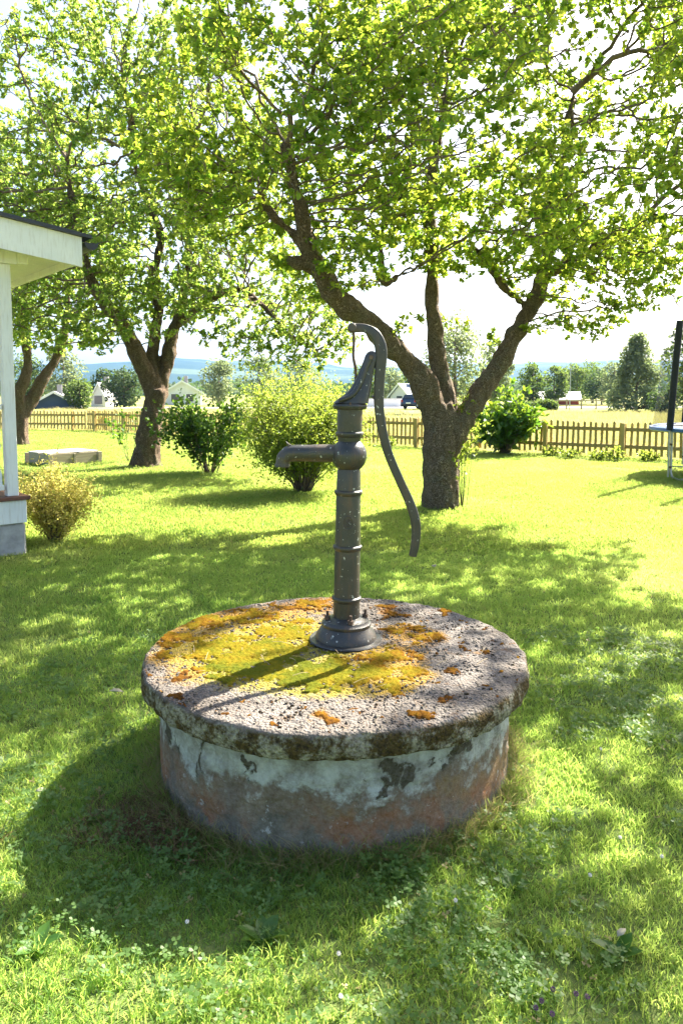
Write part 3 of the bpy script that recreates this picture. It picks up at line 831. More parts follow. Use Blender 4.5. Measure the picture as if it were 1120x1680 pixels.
# small cast maker's mark: an upright oval with an anchor-like figure inside
bm = bmesh.new()
ze = ppt(0, 985).z
def face_pt(u, v):
    a = u / 0.0535
    return Vector((0.0538 * math.sin(a), -0.0538 * math.cos(a), ze + v))
tube(bm, [face_pt(0.021 * math.cos(k / 24 * 6.2832), 0.027 * math.sin(k / 24 * 6.2832)) for k in range(25)], 0.0034, 6)
for st in (((-.008, -.014), (-.010, .002), (-.004, .016)), ((-.004, .016), (.006, .014), (.007, .006), (-.006, .002)), ((-.006, .002), (.009, -.002), (.009, -.012), (-.008, -.014))):
    tube(bm, [face_pt(*p) for p in st], 0.0034, 6)
link('cast_emblem', bm_mesh('cast_emblem', bm, True, 50), M['iron'], pump)

# ------------------------------------------------------------------ trees
LEAF = np.array([(0, 0, 0), (0.26, 0.32, 0.07), (0.22, 0.68, 0.05), (0, 1, -0.10), (-0.22, 0.68, 0.05), (-0.26, 0.32, 0.07)])
LEAF_F = np.array([(0, 1, 2, 3), (3, 4, 5, 0)])
def leaves_mesh(name, P, D, L, tint, wid=1.0, up=0.6):
    """one folded blade per point P along direction D with length L"""
    n = len(P)
    D = D / np.linalg.norm(D, axis=1)[:, None]
    U = np.array([0, 0, 1.0]) * up + rng.normal(0, 0.45, (n, 3))
    Xa = np.cross(D, U); Xa /= (np.linalg.norm(Xa, axis=1)[:, None] + 1e-9)
    Z = np.cross(Xa, D)
    v = P[:, None, :] + L[:, None, None] * (LEAF[None, :, 0, None] * wid * Xa[:, None, :] + LEAF[None, :, 1, None] * D[:, None, :] + LEAF[None, :, 2, None] * Z[:, None, :])
    f = (np.arange(n) * 6)[:, None, None] + LEAF_F[None]
    return np_mesh(name, v.reshape(-1, 3), f.reshape(-1, 4), {'v': np.repeat(tint, 6)})
def rosettes(P, axis, per, lo, hi, spread=0.9):
    """several leaves around each spur point"""
    n = len(P)
    Pn = np.repeat(P, per, 0); A = np.repeat(axis, per, 0)
    D = rng.normal(0, 1, (n * per, 3)); D /= np.linalg.norm(D, axis=1)[:, None]
    D = D * spread + A
    D[:, 2] -= 0.12
    L = rng.uniform(lo, hi, n * per)
    return Pn + rng.normal(0, 0.012, (n * per, 3)), D, L
def colonize(seeds, att, step, di, dk, iters, grav=0.0):
    nodes = [Vector(s) for s in seeds]; par = [-1] * len(nodes)
    att = [Vector(a) for a in att]
    used = set()
    for it in range(iters):
        kd = kdtree.KDTree(len(nodes))
        for k, p in enumerate(nodes): kd.insert(p, k)
        kd.balance()
        acc = {}; keep = []
        for a in att:
            co, k, d = kd.find(a)
            if d < dk: continue
            keep.append(a)
            if d < di:
                v = (a - co) / d
                acc[k] = acc[k] + v if k in acc else v
        att = keep
        if not acc: break
        added = 0
        for k, v in acc.items():
            if v.length < 1e-6: continue
            d = v.normalized() + Vector(rng.normal(0, 0.22, 3)) + Vector((0, 0, grav))
            q = nodes[k] + d.normalized() * step
            key = (round(q.x / step * 1.6), round(q.y / step * 1.6), round(q.z / step * 1.6))
            if key in used: continue
            used.add(key)
            nodes.append(q); par.append(k); added += 1
        if not added: break
    return nodes, par
def branch_mesh(name, nodes, par, nseed, r0, expo=2.3, rmax=0.06, k=5):
    n = len(nodes)
    P = np.array([tuple(p) for p in nodes]); par = np.array(par)
    acc = np.zeros(n); r = np.full(n, r0)
    for i_ in range(n - 1, nseed - 1, -1):
        r[i_] = max(r0, acc[i_] ** (1 / expo)) if acc[i_] > 0 else r0
        acc[par[i_]] += r[i_] ** expo
    r = np.minimum(r, rmax)
    idx = np.arange(nseed, n)
    A, B = P[par[idx]], P[idx]
    ra = np.where(par[idx] < nseed, r[idx] * 1.25, np.minimum(r[par[idx]], r[idx] * 1.5)); rb = r[idx]
    D = B - A; D /= np.linalg.norm(D, axis=1)[:, None] + 1e-9
    ref = np.array([0.31, 0.83, 0.46])
    U = np.cross(D, ref); U /= np.linalg.norm(U, axis=1)[:, None] + 1e-9
    W = np.cross(D, U)
    th = np.arange(k) * 2 * np.pi / k
    ring = U[:, None, :] * np.cos(th)[None, :, None] + W[:, None, :] * np.sin(th)[None, :, None]
    va = A[:, None, :] - D[:, None, :] * (ra * 0.3)[:, None, None] + ring * ra[:, None, None]
    vb = B[:, None, :] + D[:, None, :] * (rb * 0.3)[:, None, None] + ring * rb[:, None, None]
    v = np.concatenate([va, vb], 1).reshape(-1, 3)
    j = np.arange(k); jn = (j + 1) % k
    q = np.stack([j, jn, jn + k, j + k], 1)
    f = (np.arange(len(idx)) * 2 * k)[:, None, None] + q[None]
    return np_mesh(name, v, f.reshape(-1, 4), smooth=True), r
def trunk_mesh(name, limbs, voxel, amp, freq, seed=0.0):
    """limbs: lists of (point, radius); fused by a voxel remesh, then given bark swellings"""
    bm = bmesh.new()
    for L in limbs:
        s = spline([(*p, r) for p, r in L], 7)
        tube(bm, [q[:3] for q in s], [float(q[3]) for q in s], 14)
    me = bm_mesh(name, bm)
    o = bpy.data.objects.new('tmp', me); C.objects.link(o)
    md = o.modifiers.new('r', 'REMESH'); md.mode = 'VOXEL'; md.voxel_size = voxel
    sm = o.modifiers.new('s', 'SMOOTH'); sm.iterations = 3; sm.factor = 0.5
    dg = bpy.context.evaluated_depsgraph_get()
    me2 = bpy.data.meshes.new_from_object(o.evaluated_get(dg))
    bpy.data.objects.remove(o)
    me2.name = name
    nv = len(me2.vertices)
    co = np.empty(nv * 3, np.float32); no = np.empty(nv * 3, np.float32)
    me2.vertices.foreach_get('co', co); me2.vertices.foreach_get('normal', no)
    co = co.reshape(-1, 3); no = no.reshape(-1, 3)
    for i_ in range(nv):
        p = Vector(co[i_])
        q = Vector((p.x * freq, p.y * freq, p.z * freq * 0.55 + seed))
        d = noise.fractal(q, 0.9, 2, 4) * amp
        tw = Vector((p.x + p.z * 0.25, p.y - p.z * 0.2, p.z * 0.12))
        d += abs(noise.noise(tw * freq * 2.4)) * amp * 0.9
        co[i_] += no[i_] * d
    me2.vertices.foreach_set('co', co.ravel()); me2.update()
    me2.polygons.foreach_set('use_smooth', np.ones(len(me2.polygons), dtype=bool))
    return me2
def in_ellipsoids(ells, n, thr=-0.1, freq=0.9, seed=0.0, zmin=None):
    out = []
    for c, r, wgt in ells:
        m = int(n * wgt); got = 0; tries = 0
        while got < m and tries < m * 40:
            tries += 1
            d = rng.normal(0, 1, 3); d /= np.linalg.norm(d)
            q = rng.uniform() ** 0.42
            p = np.array(c) + d * q * np.array(r)
            if noise.noise(Vector(p * freq) + Vector((seed, seed * 2, 0))) < thr: continue
            if zmin and not zmin(p): continue
            out.append(p); got += 1
    return out
def apple_tree(name, label, base, limbs, ells, n_att, step, leaf_len, per, m_leaf, m_bark, voxel, amp, freq, thr=-0.12, zmin=None, seed=0.0, r0=0.0045, spurs=2, rmax=0.055, grav=0.0, extra=None):
    base = Vector(base)
    root = thing(name, label, 'tree', base, group=None)
    loc = [[(Vector(p) - base, r * 0.86) for p, r in L] for L in limbs]
    link('trunk', trunk_mesh('trunk', loc, voxel, amp, freq, seed), m_bark, root)
    seeds = []
    for L in loc:
        s = spline([(*p, r) for p, r in L], 6)
        seeds += [Vector(q[:3]) for q in s if q[2] > 1.3]
    att = [Vector(p) - base for p in in_ellipsoids(ells, n_att, thr, 0.9, seed, zmin)]
    nodes, par = colonize(seeds, att, step, 2.2, step * 1.25, 70, grav)
    bmesh_, r = branch_mesh('branches', nodes, par, len(seeds), r0, rmax=rmax)
    link('branches', bmesh_, M['twig'], root)
    P = np.array([tuple(p) for p in nodes]); par = np.array(par)
    tw = np.where(r < r0 * 2.2)[0]; tw = tw[tw >= len(seeds)]
    D = P[tw] - P[par[tw]]; D /= np.linalg.norm(D, axis=1)[:, None]
    Ps = np.repeat(P[tw], spurs, 0) - np.repeat(D, spurs, 0) * rng.uniform(0, step, (len(tw) * spurs, 1)) + rng.normal(0, step * 0.32, (len(tw) * spurs, 3))
    ax = np.repeat(D, spurs, 0) * 0.5 + np.array([0, 0, 0.25])
    keep = np.array([noise.noise(Vector(q) * 1.35 + Vector((seed, 0, 0))) + 0.7 * noise.noise(Vector(q) * 3.4) > -0.30 for q in Ps])
    Ps, ax = Ps[keep], ax[keep]
    Pl, Dl, Ll = rosettes(Ps, ax, per, leaf_len * 0.5, leaf_len * 1.35)
    tint = np.clip(np.repeat(rng.uniform(0, 1, len(Ps)), per) * 0.6 + rng.uniform(0, 0.45, len(Pl)), 0, 1)
    tag(link('foliage', leaves_mesh('foliage', Pl, Dl, Ll, tint, 1.15), m_leaf, root), kind='stuff')
    print(name, 'nodes', len(nodes), 'leaves', len(Pl))
    return root

# the leaning apple tree behind the pump
B = on(722, 832)
y0 = B.y
def T(px, py, dy, r): return (at(px, py, y0 + dy), r)
A1 = [
    [(Vector((B.x, y0, -0.2)), 0.30), T(722, 832, 0, 0.275), T(722, 800, 0, 0.262), T(723, 760, 0, 0.262), T(724, 720, 0, 0.25), T(722, 690, 0, 0.24), T(716, 665, 0, 0.22)],
    [T(722, 720, 0, 0.20), T(708, 660, -.05, 0.20), T(694, 630, -.12, 0.185), T(672, 597, -.22, 0.165), T(640, 566, -.35, 0.15), T(600, 530, -.5, 0.142), T(562, 495, -.7, 0.14), T(528, 455, -.85, 0.13), T(508, 415, -.95, 0.11), T(497, 375, -1.1, 0.095), T(490, 330, -1.2, 0.068), T(478, 285, -1.3, 0.048), T(470, 240, -1.4, 0.03)],
    [T(520, 443, -.85, 0.11), T(500, 436, -.9, 0.10), T(482, 430, -.95, 0.085), T(470, 425, -1.0, 0.06)],
    [T(728, 720, .05, 0.17), T(732, 660, .08, 0.16), T(722, 610, .12, 0.135), T(714, 560, .15, 0.118), T(711, 500, .2, 0.108), T(709, 430, .2, 0.098), T(706, 370, .2, 0.088), T(700, 320, .15, 0.075), T(715, 250, .1, 0.055), T(730, 170, 0, 0.04), T(735, 90, -.1, 0.03)],
    [T(735, 735, 0, 0.17), T(752, 700, 0, 0.17), T(778, 660, .1, 0.155), T(803, 620, .2, 0.145), T(828, 578, .3, 0.14), T(850, 540, .4, 0.13), T(872, 500, .5, 0.115), T(890, 460, .55, 0.095), T(900, 400, .5, 0.075), T(905, 330, .4, 0.06), T(925, 240, .3, 0.045), T(940, 150, .2, 0.03)],
    [T(860, 500, .5, 0.05), T(835, 478, .35, 0.045), T(812, 450, .25, 0.035), T(790, 420, .15, 0.026), T(770, 400, .1, 0.018)],
    [T(703, 335, .15, 0.06), T(670, 322, .0, 0.06), T(640, 325, -.15, 0.05), T(630, 360, -.25, 0.045), T(625, 420, -.3, 0.05), T(632, 462, -.3, 0.05), T(655, 452, -.25, 0.03), T(690, 440, -.1, 0.02)],
    [T(890, 455, .5, 0.06), T(950, 420, .6, 0.05), T(1010, 380, .7, 0.035), T(1060, 350, .8, 0.02)],
    [T(500, 400, -.95, 0.06), T(450, 355, -1.1, 0.04), T(415, 300, -1.2, 0.028)],
]
crown1 = [((0.9, 8.7, 4.2), (2.5, 2.4, 1.75), .27), ((-0.9, 8.4, 4.5), (1.6, 1.7, 1.5), .16), ((3.7, 9.7, 3.9), (1.9, 1.8, 1.5), .18), ((1.2, 8.9, 6.0), (3.1, 2.5, 1.1), .17), ((4.4, 10.0, 5.8), (2.0, 1.8, 1.6), .14), ((1.7, 7.9, 3.7), (2.1, 1.1, 0.9), .09), ((0.9, 9.6, 2.9), (1.7, 0.7, 0.75), .075), ((2.9, 9.5, 3.0), (1.8, 0.9, 0.85), .12), ((-0.4, 7.7, 4.2), (1.6, 0.9, 1.3), .10), ((2.6, 8.3, 4.6), (2.0, 1.0, 1.6), .10)]
def z1(p):
    lim = (2.2 if p[1] > 8.9 else 2.5) + 0.4 * noise.noise(Vector((p[0] * 1.3, p[1] * 1.3, 7)))
    if p[0] < 0.2: lim += 0.4
    return p[2] > lim
apple_tree('apple_tree', 'leaning old apple tree with three thick limbs behind the hand pump', B, A1, crown1, 22500, 0.115, 0.062, 8, M['leaf'], M['bark'], 0.022, 0.05, 3.2, 0.06, z1, 1.0, 0.0038, 2)

# the apple tree behind the dark rose shrub
B = on(240, 764); y0 = B.y
A2 = [
    [(Vector((B.x, y0, -0.2)), 0.46), T(240, 764, 0, 0.40), T(243, 740, 0, 0.30), T(248, 700, 0, 0.265), T(254, 660, 0, 0.25), T(256, 640, 0, 0.25)],
    [T(252, 655, 0, 0.2), T(238, 610, -.1, 0.18), T(222, 572, -.2, 0.155), T(198, 530, -.4, 0.145), T(172, 495, -.6, 0.13), T(152, 465, -.8, 0.11), T(140, 420, -1.0, 0.08), T(120, 350, -1.1, 0.06), T(110, 260, -1.2, 0.04)],
    [T(256, 655, 0, 0.2), T(250, 600, .1, 0.16), T(254, 550, .2, 0.145), T(260, 510, .3, 0.12), T(255, 450, .3, 0.10), T(262, 380, .2, 0.085), T(225, 280, .1, 0.06), T(215, 200, 0, 0.04)],
    [T(262, 650, .1, 0.19), T(272, 600, .2, 0.16), T(283, 550, .3, 0.13), T(300, 490, .4, 0.11), T(310, 420, .4, 0.09), T(305, 330, .3, 0.07), T(310, 240, .2, 0.05)],
    [T(285, 540, .3, 0.09), T(330, 500, 0, 0.075), T(390, 475, -.4, 0.06), T(430, 500, -.7, 0.045), T(470, 545, -.9, 0.03), T(520, 575, -1.0, 0.018)],
]
crown2 = [((-4.0, 15.3, 5.4), (3.2, 2.8, 2.6), .33), ((-1.7, 14.6, 3.4), (1.6, 1.4, 1.4), .14), ((-6.4, 15.2, 4.8), (2.1, 1.8, 2.2), .17), ((-4.2, 15.3, 7.8), (3.0, 2.4, 1.3), .18), ((-3.6, 13.6, 3.9), (2.7, 1.2, 1.5), .12), ((-5.6, 14.6, 3.0), (1.5, 1.2, 0.9), .06), ((-0.9, 14.2, 2.9), (1.4, 1.0, 1.1), .09)]
def z2(p): return p[2] > 2.3 + 0.3 * noise.noise(Vector((p[0], p[1], 3))) - (0.85 if p[0] > -2.6 or p[0] < -5.6 else 0)
apple_tree('apple_tree', 'old apple tree with a swollen twisted trunk next to the dark rose shrub', B, A2, crown2, 19000, 0.15, 0.078, 8, M['leaf_dark'], M['bark_dark'], 0.03, 0.055, 2.8, -0.04, z2, 5.0, 0.0055, 2)

# the apple tree beyond the sandbox
B = on(33, 730); y0 = B.y
A3 = [
    [(Vector((B.x, y0, -0.2)), 0.42), T(33, 730, 0, 0.34), T(33, 700, 0, 0.27), T(35, 680, 0, 0.26)],
    [T(35, 690, 0, 0.2), T(55, 650, .1, 0.2), T(78, 610, .2, 0.17), T(96, 580, .3, 0.14), T(110, 520, .3, 0.11), T(112, 440, .2, 0.08), T(100, 360, 0, 0.05)],
    [T(33, 690, 0, 0.2), T(32, 650, -.2, 0.19), T(45, 600, -.3, 0.15), T(40, 540, -.4, 0.12), T(25, 460, -.5, 0.09), T(10, 380, -.5, 0.06)],
]
crown3 = [((-9.2, 20.8, 6.2), (3.5, 2.8, 3.2), .64), ((-7.4, 20.2, 4.0), (1.8, 1.6, 1.4), .18), ((-9.0, 19.4, 4.0), (2.6, 1.3, 1.5), .18)]
def z3(p): return p[2] > 2.35 + 0.3 * noise.noise(Vector((p[0], p[1], 3)))
apple_tree('apple_tree', 'apple tree forking low down beyond the wooden sandbox and the porch', B, A3, crown3, 6500, 0.2, 0.11, 6, M['leaf_dark'], M['bark_dark'], 0.04, 0.04, 2.6, -0.1, z3, 9.0, 0.007, 2)

# the apple tree whose boughs reach in on the right, over the lawn beside the well
B = Vector((5.5, 6.9, 0))
A4 = [
    [(Vector((5.50, 6.9, -0.2)), 0.30), ((5.50, 6.9, 0.0), 0.26), ((5.48, 6.88, 0.8), 0.20), ((5.40, 6.85, 1.6), 0.19)],
    [((5.42, 6.86, 1.4), 0.15), ((5.10, 6.7, 2.2), 0.13), ((4.60, 6.6, 3.0), 0.10), ((4.10, 6.6, 3.8), 0.07), ((3.60, 6.7, 4.6), 0.045), ((3.30, 6.8, 5.3), 0.025)],
    [((5.42, 6.86, 1.4), 0.15), ((5.50, 7.2, 2.3), 0.12), ((5.20, 7.6, 3.2), 0.09), ((4.70, 8.0, 4.2), 0.06), ((4.30, 8.3, 5.2), 0.03)],
    [((5.42, 6.86, 1.4), 0.14), ((5.80, 6.3, 2.4), 0.11), ((5.90, 5.7, 3.3), 0.08), ((5.50, 5.3, 4.2), 0.05)],
]
crown4 = [((4.65, 6.3, 4.1), (1.75, 2.0, 1.3), .75), ((4.9, 8.4, 5.0), (1.6, 1.4, 1.0), .25)]
def z4(p): return p[2] > 2.9 + 0.4 * noise.noise(Vector((p[0], p[1], 3)))
apple_tree('apple_tree', 'apple tree whose loose boughs hang in beside the trampoline over the lawn', B, A4, crown4, 5200, 0.13, 0.068, 6, M['leaf'], M['bark'], 0.03, 0.03, 3.0, 0.2, z4, 13.0, 0.0038, 2)

# ------------------------------------------------------------------ shrubs
def shrub(name, label, base, n_stem, height, spread, leaf_len, n_leaf, m_leaf, lo=0.15, droop=0.0, per=3, wid=1.0, stem_r=0.008, flat=1.0, tip_bias=0.6, cat='shrub', jit=0.09):
    base = Vector(base)
    root = thing(name, label, cat, base)
    bm = bmesh.new(); P, D = [], []
    for k in range(n_stem):
        a = rng.uniform(0, 6.283); q = math.sqrt(rng.uniform()) * spread
        h = height * (rng.uniform(0.62, 1.0) + (0.18 if rng.uniform() < 0.12 else 0)) * (1 + 0.25 * noise.noise(Vector((math.cos(a) * 1.5, math.sin(a) * 1.5, height * 7)))) * math.sqrt(max(0.05, 1 - 0.62 * (q / spread) ** 2))
        b0 = Vector((math.cos(a), math.sin(a), 0)) * rng.uniform(0, 0.10 * spread + 0.03)
        tip = Vector((math.cos(a) * q, math.sin(a) * q * flat, h))
        mid_ = b0.lerp(tip, 0.5) + Vector((rng.normal(0, .05) * spread, rng.normal(0, .05) * spread, h * (0.10 + droop)))
        pts = [Vector(v) for v in spline([b0, mid_, tip], 5)]
        tube(bm, pts, [stem_r * (1 - 0.75 * i / (len(pts) - 1)) for i in range(len(pts))], 4)
        for l in range(max(1, n_leaf // n_stem)):
            t_ = lo + (1 - lo) * rng.uniform() ** tip_bias
            f = t_ * (len(pts) - 1); i_ = min(int(f), len(pts) - 2)
            p = pts[i_].lerp(pts[i_ + 1], f - i_) + Vector(rng.normal(0, jit * (0.4 + t_), 3)) * spread
            if p.z < 0.02: p.z = abs(p.z) + 0.02
            P.append(tuple(p)); D.append(tuple((pts[i_ + 1] - pts[i_]).normalized() * 0.6 + Vector((0, 0, 0.2))))
    link('stems', bm_mesh('stems', bm, True), M['twig'], root)
    P, D = np.array(P), np.array(D)
    Pl, Dl, Ll = rosettes(P, D, per, leaf_len * 0.65, leaf_len * 1.25)
    tint = np.clip(np.repeat(rng.uniform(0, 1, len(P)), per) * 0.6 + rng.uniform(0, .4, len(Pl)), 0, 1)
    tag(link('foliage', leaves_mesh('foliage', Pl, Dl, Ll, tint, wid), m_leaf, root), kind='stuff')
    return root
shrub('rose_shrub', 'loose dark green rose shrub beside the twisted apple trunk', on(345, 776), 30, 1.55, 1.08, 0.07, 2000, M['leaf_rose'], 0.12, 0.05, 3, 1.3, 0.010, jit=0.08)
shrub('privet_bush', 'large rounded yellow green bush behind the pump spout', on(497, 806), 90, 1.78, 0.95, 0.042, 15000, M['leaf_bush'], 0.22, 0.02, 3, 0.9, 0.011, jit=0.13)
shrub('broad_leaved_shrub', 'glossy broad leaved shrub at the picket fence behind the leaning tree', on(828, 744), 34, 1.42, 0.85, 0.19, 900, M['leaf_broad'], 0.1, 0.04, 3, 0.95, 0.012, jit=0.14)
shrub('golden_spirea', 'golden yellow spirea bush against the porch footing', on(77, 893) + Vector((0.0, 0.22, 0)), 75, 0.74, 0.42, 0.028, 4600, M['leaf_spirea'], 0.03, 0.02, 3, 1.1, 0.004, jit=0.13)
shrub('yellow_shrub', 'small yellow shrub in front of the picket fence by the corner', on(174, 706), 20, 0.75, 0.30, 0.06, 700, M['leaf_spirea'], 0.1, 0, 3, 1.0, 0.006)
shrub('rose_sapling', 'thin arching sapling with few leaves in front of the twisted trunk', on(213, 757), 7, 1.25, 0.85, 0.085, 105, M['leaf_rose'], 0.35, 0.03, 2, 1.3, 0.006, jit=0.05)
# shoots that sprout from the leaning trunk
shrub('trunk_shoots', 'leafy climbing shoots growing up against the leaning apple trunk', on(752, 832) + Vector((0.05, 0.05, 0)), 12, 1.75, 0.30, 0.055, 260, M['leaf_bush'], 0.45, 0.03, 3, 1.0, 0.005, jit=0.2)
for px, py, hh in ((640, 738, .35), (935, 752, .25), (1010, 756, .3), (1060, 758, .28), (900, 749, .25), (985, 755, .22)):
    shrub('weed', 'low leafy weeds along the foot of the picket fence', on(px, py), 9, hh, 0.28, 0.06, 110, M['leaf_bush'], 0.0, 0, 3, 1.2, 0.003, cat='weed')['group'] = 'weeds along the fence'

# ------------------------------------------------------------------ picket fence
def picket_fence(label, A, Bv, pitch, h, post_every, side):
    A, Bv = Vector(A), Vector(Bv)
    L = (Bv - A).length; d = (Bv - A) / L; ang = math.atan2(d.y, d.x)
    root = thing('picket_fence', label, 'fence', A, ang, 'picket fences around the garden')
    w_ = 0.058
    pts = [(-w_ / 2, 0.07), (w_ / 2, 0.07), (w_ / 2, h - 0.03), (0.008, h), (-0.008, h), (-w_ / 2, h - 0.03)]
    bm = bmesh.new(); prism(bm, pts, 'y', -0.011, 0.011); pm = bm_mesh('picket', bm); pm.materials.append(M['fence'])
    n = int(L / pitch)
    for k in range(n + 1):
        o = link('picket', pm, None, root)
        o.location = (k * pitch + rng.normal(0, 0.004), 0.0, rng.normal(0, 0.012))
        o.rotation_euler = (rng.normal(0, 0.01), rng.normal(0, 0.022), 0)
    for z in (0.27, h - 0.17):
        link('rail', box_mesh('rail', (L / 2, side * 0.033, z), (L, 0.042, 0.085), bevel=0.004), M['fence_rail'], root)
    pm2 = box_mesh('post', (0, side * 0.105, (h + 0.0) / 2), (0.095, 0.095, h + 0.0), bevel=0.006); pm2.materials.append(M['fence'])
    k = 0.6
    while k < L:
        link('post', pm2, None, root).location = (k, 0, -0.02); k += post_every
picket_fence('brown wooden picket fence running behind the leaning apple tree and trampoline', FA, FB, 0.136, 0.84, 1.85, -1 * -1)
picket_fence('brown wooden picket fence across the far side behind the sandbox', FB + (FC - FB).normalized() * 0.12, FC, 0.15, 0.80, 2.3, -1)

# ------------------------------------------------------------------ porch of the house
def hp(a, b, z=0.0):
    """house frame: a along the front, b into the house, local to the porch corner post"""
    return HOUSE_E1 * a + HOUSE_E2 * b + Vector((0, 0, z))
porch = thing('house_porch', 'white painted wooden porch corner with carved railing and black roof edge', 'porch', POST, R_(40))
def hb(name, a0, a1, b0, b1, z0, z1, m, parent=porch, bevel=0.004):
    return link(name, box_mesh(name, ((a0 + a1) / 2, (b0 + b1) / 2, (z0 + z1) / 2), (a1 - a0, b1 - b0, z1 - z0), bevel=bevel), m, parent)
zdeck = at(20, 815, 6.85).z
ztop = at(15, 434, 6.85).z
hb('post', -0.05, 0.05, -0.05, 0.05, zdeck + 0.012, ztop, M['paint'])
hb('footing', -0.7, 0.10, -0.06, 0.4, -0.1, zdeck - 0.246, M['footing'], bevel=0.02)
hb('footing', -3.2, -2.4, -0.06, 0.4, -0.1, zdeck - 0.246, M['footing'], bevel=0.02)
hb('skirt_board', -3.2, 0.105, -0.085, -0.045, zdeck - 0.244, zdeck - 0.026, M['paint'])
hb('skirt_board', 0.065, 0.103, -0.043, 3.2, zdeck - 0.244, zdeck - 0.026, M['paint'])
for k in range(12):
    hb('deck_board', -3.2, 0.135, -0.115 + k * 0.125, -0.115 + k * 0.125 + 0.12, zdeck - 0.024, zdeck + 0.01, M['deck'])
# beam, rafters board and eave
hb('beam', -3.2, 0.10, -0.08, 0.08, ztop + 0.002, ztop + 0.15, M['paint'])
hb('beam', -0.075, 0.075, 0.082, 3.2, ztop + 0.002, ztop + 0.15, M['paint'])
hb('beam_end', 0.102, 0.20, -0.075, 0.075, ztop + 0.012, ztop + 0.14, M['paint'])
slope = -0.115
def rake(name, a0, a1, b0, b1, zt, th, m, parent=porch):
    """sloping piece that falls to the right; zt is the top at a = 0"""
    bm = bmesh.new()
    prism(bm, [(a0, zt + slope * a0 - th), (a1, zt + slope * a1 - th), (a1, zt + slope * a1), (a0, zt + slope * a0)], 'y', b0, b1)
    return link(name, bm_mesh(name, bm), m, parent)
ZR = at(15, 362, 6.6).z
rake('barge_board', -3.2, 0.60, -0.36, -0.325, ZR, 0.27, M['paint'])
roof = rake('roof', -3.2, 0.68, -0.40, 3.4, ZR + 0.036, 0.034, M['roof_felt'])
for k in range(9):
    a0 = -3.2 + 0.0
    rake('soffit_board', -0.05, 0.56, -0.322 + k * 0.40, -0.322 + k * 0.40 + 0.395, ZR - 0.16, 0.02, M['paint'])
rake('eave_board', 0.562, 0.59, -0.323, 3.4, ZR, 0.24, M['paint'])
bm = bmesh.new()
g = [(0.70 + 0.065 * math.cos(R_(a)), ZR + slope * 0.7 - 0.03 + 0.065 * math.sin(R_(a))) for a in range(180, 361, 20)]
gi = [(0.70 + 0.058 * math.cos(R_(a)), ZR + slope * 0.7 - 0.028 + 0.058 * math.sin(R_(a))) for a in range(360, 179, -20)]
gut = g + [(0.775, g[-1][1] + 0.004), (0.772, g[-1][1] + 0.012)] + gi
prism(bm, [(x - 0.01, z) for x, z in gut], 'y', -0.36, 3.4)
link('gutter', bm_mesh('gutter', bm), M['roof_felt'], roof)
bm = bmesh.new(); prism(bm, [(x - 0.01, z) for x, z in g], 'y', -0.365, -0.361); link('gutter_end', bm_mesh('gutter_end', bm), M['roof_felt'], roof)
# railing of sawn boards between the posts, and the far post
hb('post', -2.45, -2.31, -0.07, 0.07, zdeck + 0.012, ztop, M['paint'])
hb('handrail', -2.30, -0.072, -0.05, 0.05, zdeck + 0.82, zdeck + 0.87, M['paint'])
hb('lower_rail', -2.30, -0.072, -0.04, 0.04, zdeck + 0.07, zdeck + 0.12, M['paint'])
half = [(0.083, 0.0), (0.083, 0.10), (0.072, 0.14), (0.058, 0.20), (0.056, 0.27), (0.066, 0.32), (0.083, 0.35), (0.076, 0.39), (0.062, 0.42), (0.076, 0.45), (0.083, 0.48), (0.074, 0.51), (0.062, 0.54), (0.076, 0.57), (0.083, 0.60), (0.083, 0.698)]
bm = bmesh.new(); prism(bm, [(x, z) for x, z in half] + [(-x, z) for x, z in half[::-1]], 'y', -0.011, 0.011)
bal = bm_mesh('carved_board', bm); bal.materials.append(M['paint'])
for k in range(12):
    link('carved_board', bal, None, porch).location = (-0.165 - k * 0.178, 0, zdeck + 0.121)
# house wall set back behind the porch
hb('wall', -3.2, -2.5, 1.7, 1.9, zdeck, ztop + 0.4, M['paint'])

# ------------------------------------------------------------------ wooden sandbox
sb = thing('sandbox', 'low wooden sandbox with plank lid on the lawn by the twisted apple tree', 'sandbox', on(82, 764), R_(50))
def sbx(name, x0, x1, y0_, y1_, z0, z1, m): return link(name, box_mesh(name, ((x0 + x1) / 2, (y0_ + y1_) / 2, (z0 + z1) / 2), (x1 - x0, y1_ - y0_, z1 - z0), bevel=0.004), m, sb)
SL, SW, SHH = 1.12, 0.86, 0.235
for y_ in (0.0, SW):
    sbx('side_board', 0.0, SL, y_ - 0.014, y_ + 0.014, 0.0, SHH, M['plank'])
for x_ in (0.0, SL):
    sbx('end_board', x_ - 0.014, x_ + 0.014, 0.016, SW - 0.016, 0.0, SHH, M['plank'])
for x_ in (-0.02, SL + 0.02):
    for y_ in (-0.03, SW + 0.03):
        sbx('corner_post', x_ - 0.045, x_ + 0.045, y_ - 0.045 + (0.06 if y_ > 0.4 else -0.0), y_ + 0.012 + (0.03 if y_ > 0.4 else 0), -0.02, SHH - 0.004, M['plank'])
sbx('batten', SL * 0.48, SL * 0.48 + 0.05, -0.035, -0.016, 0.0, SHH - 0.006, M['plank'])
sbx('batten', -0.035, -0.016, SW * 0.45, SW * 0.45 + 0.05, 0.0, SHH - 0.006, M['plank'])
for k in range(6):
    if k == 2: continue
    sbx('lid_plank', -0.02, SL + 0.02, 0.0 + k * SW / 6 + 0.005, (k + 1) * SW / 6 - 0.005, SHH + 0.003, SHH + 0.025, M['lid'])
sbx('lid_plank', 0.35, SL + 0.02, 2 * SW / 6 + 0.005, 3 * SW / 6 - 0.005, SHH + 0.003, SHH + 0.025, M['lid'])

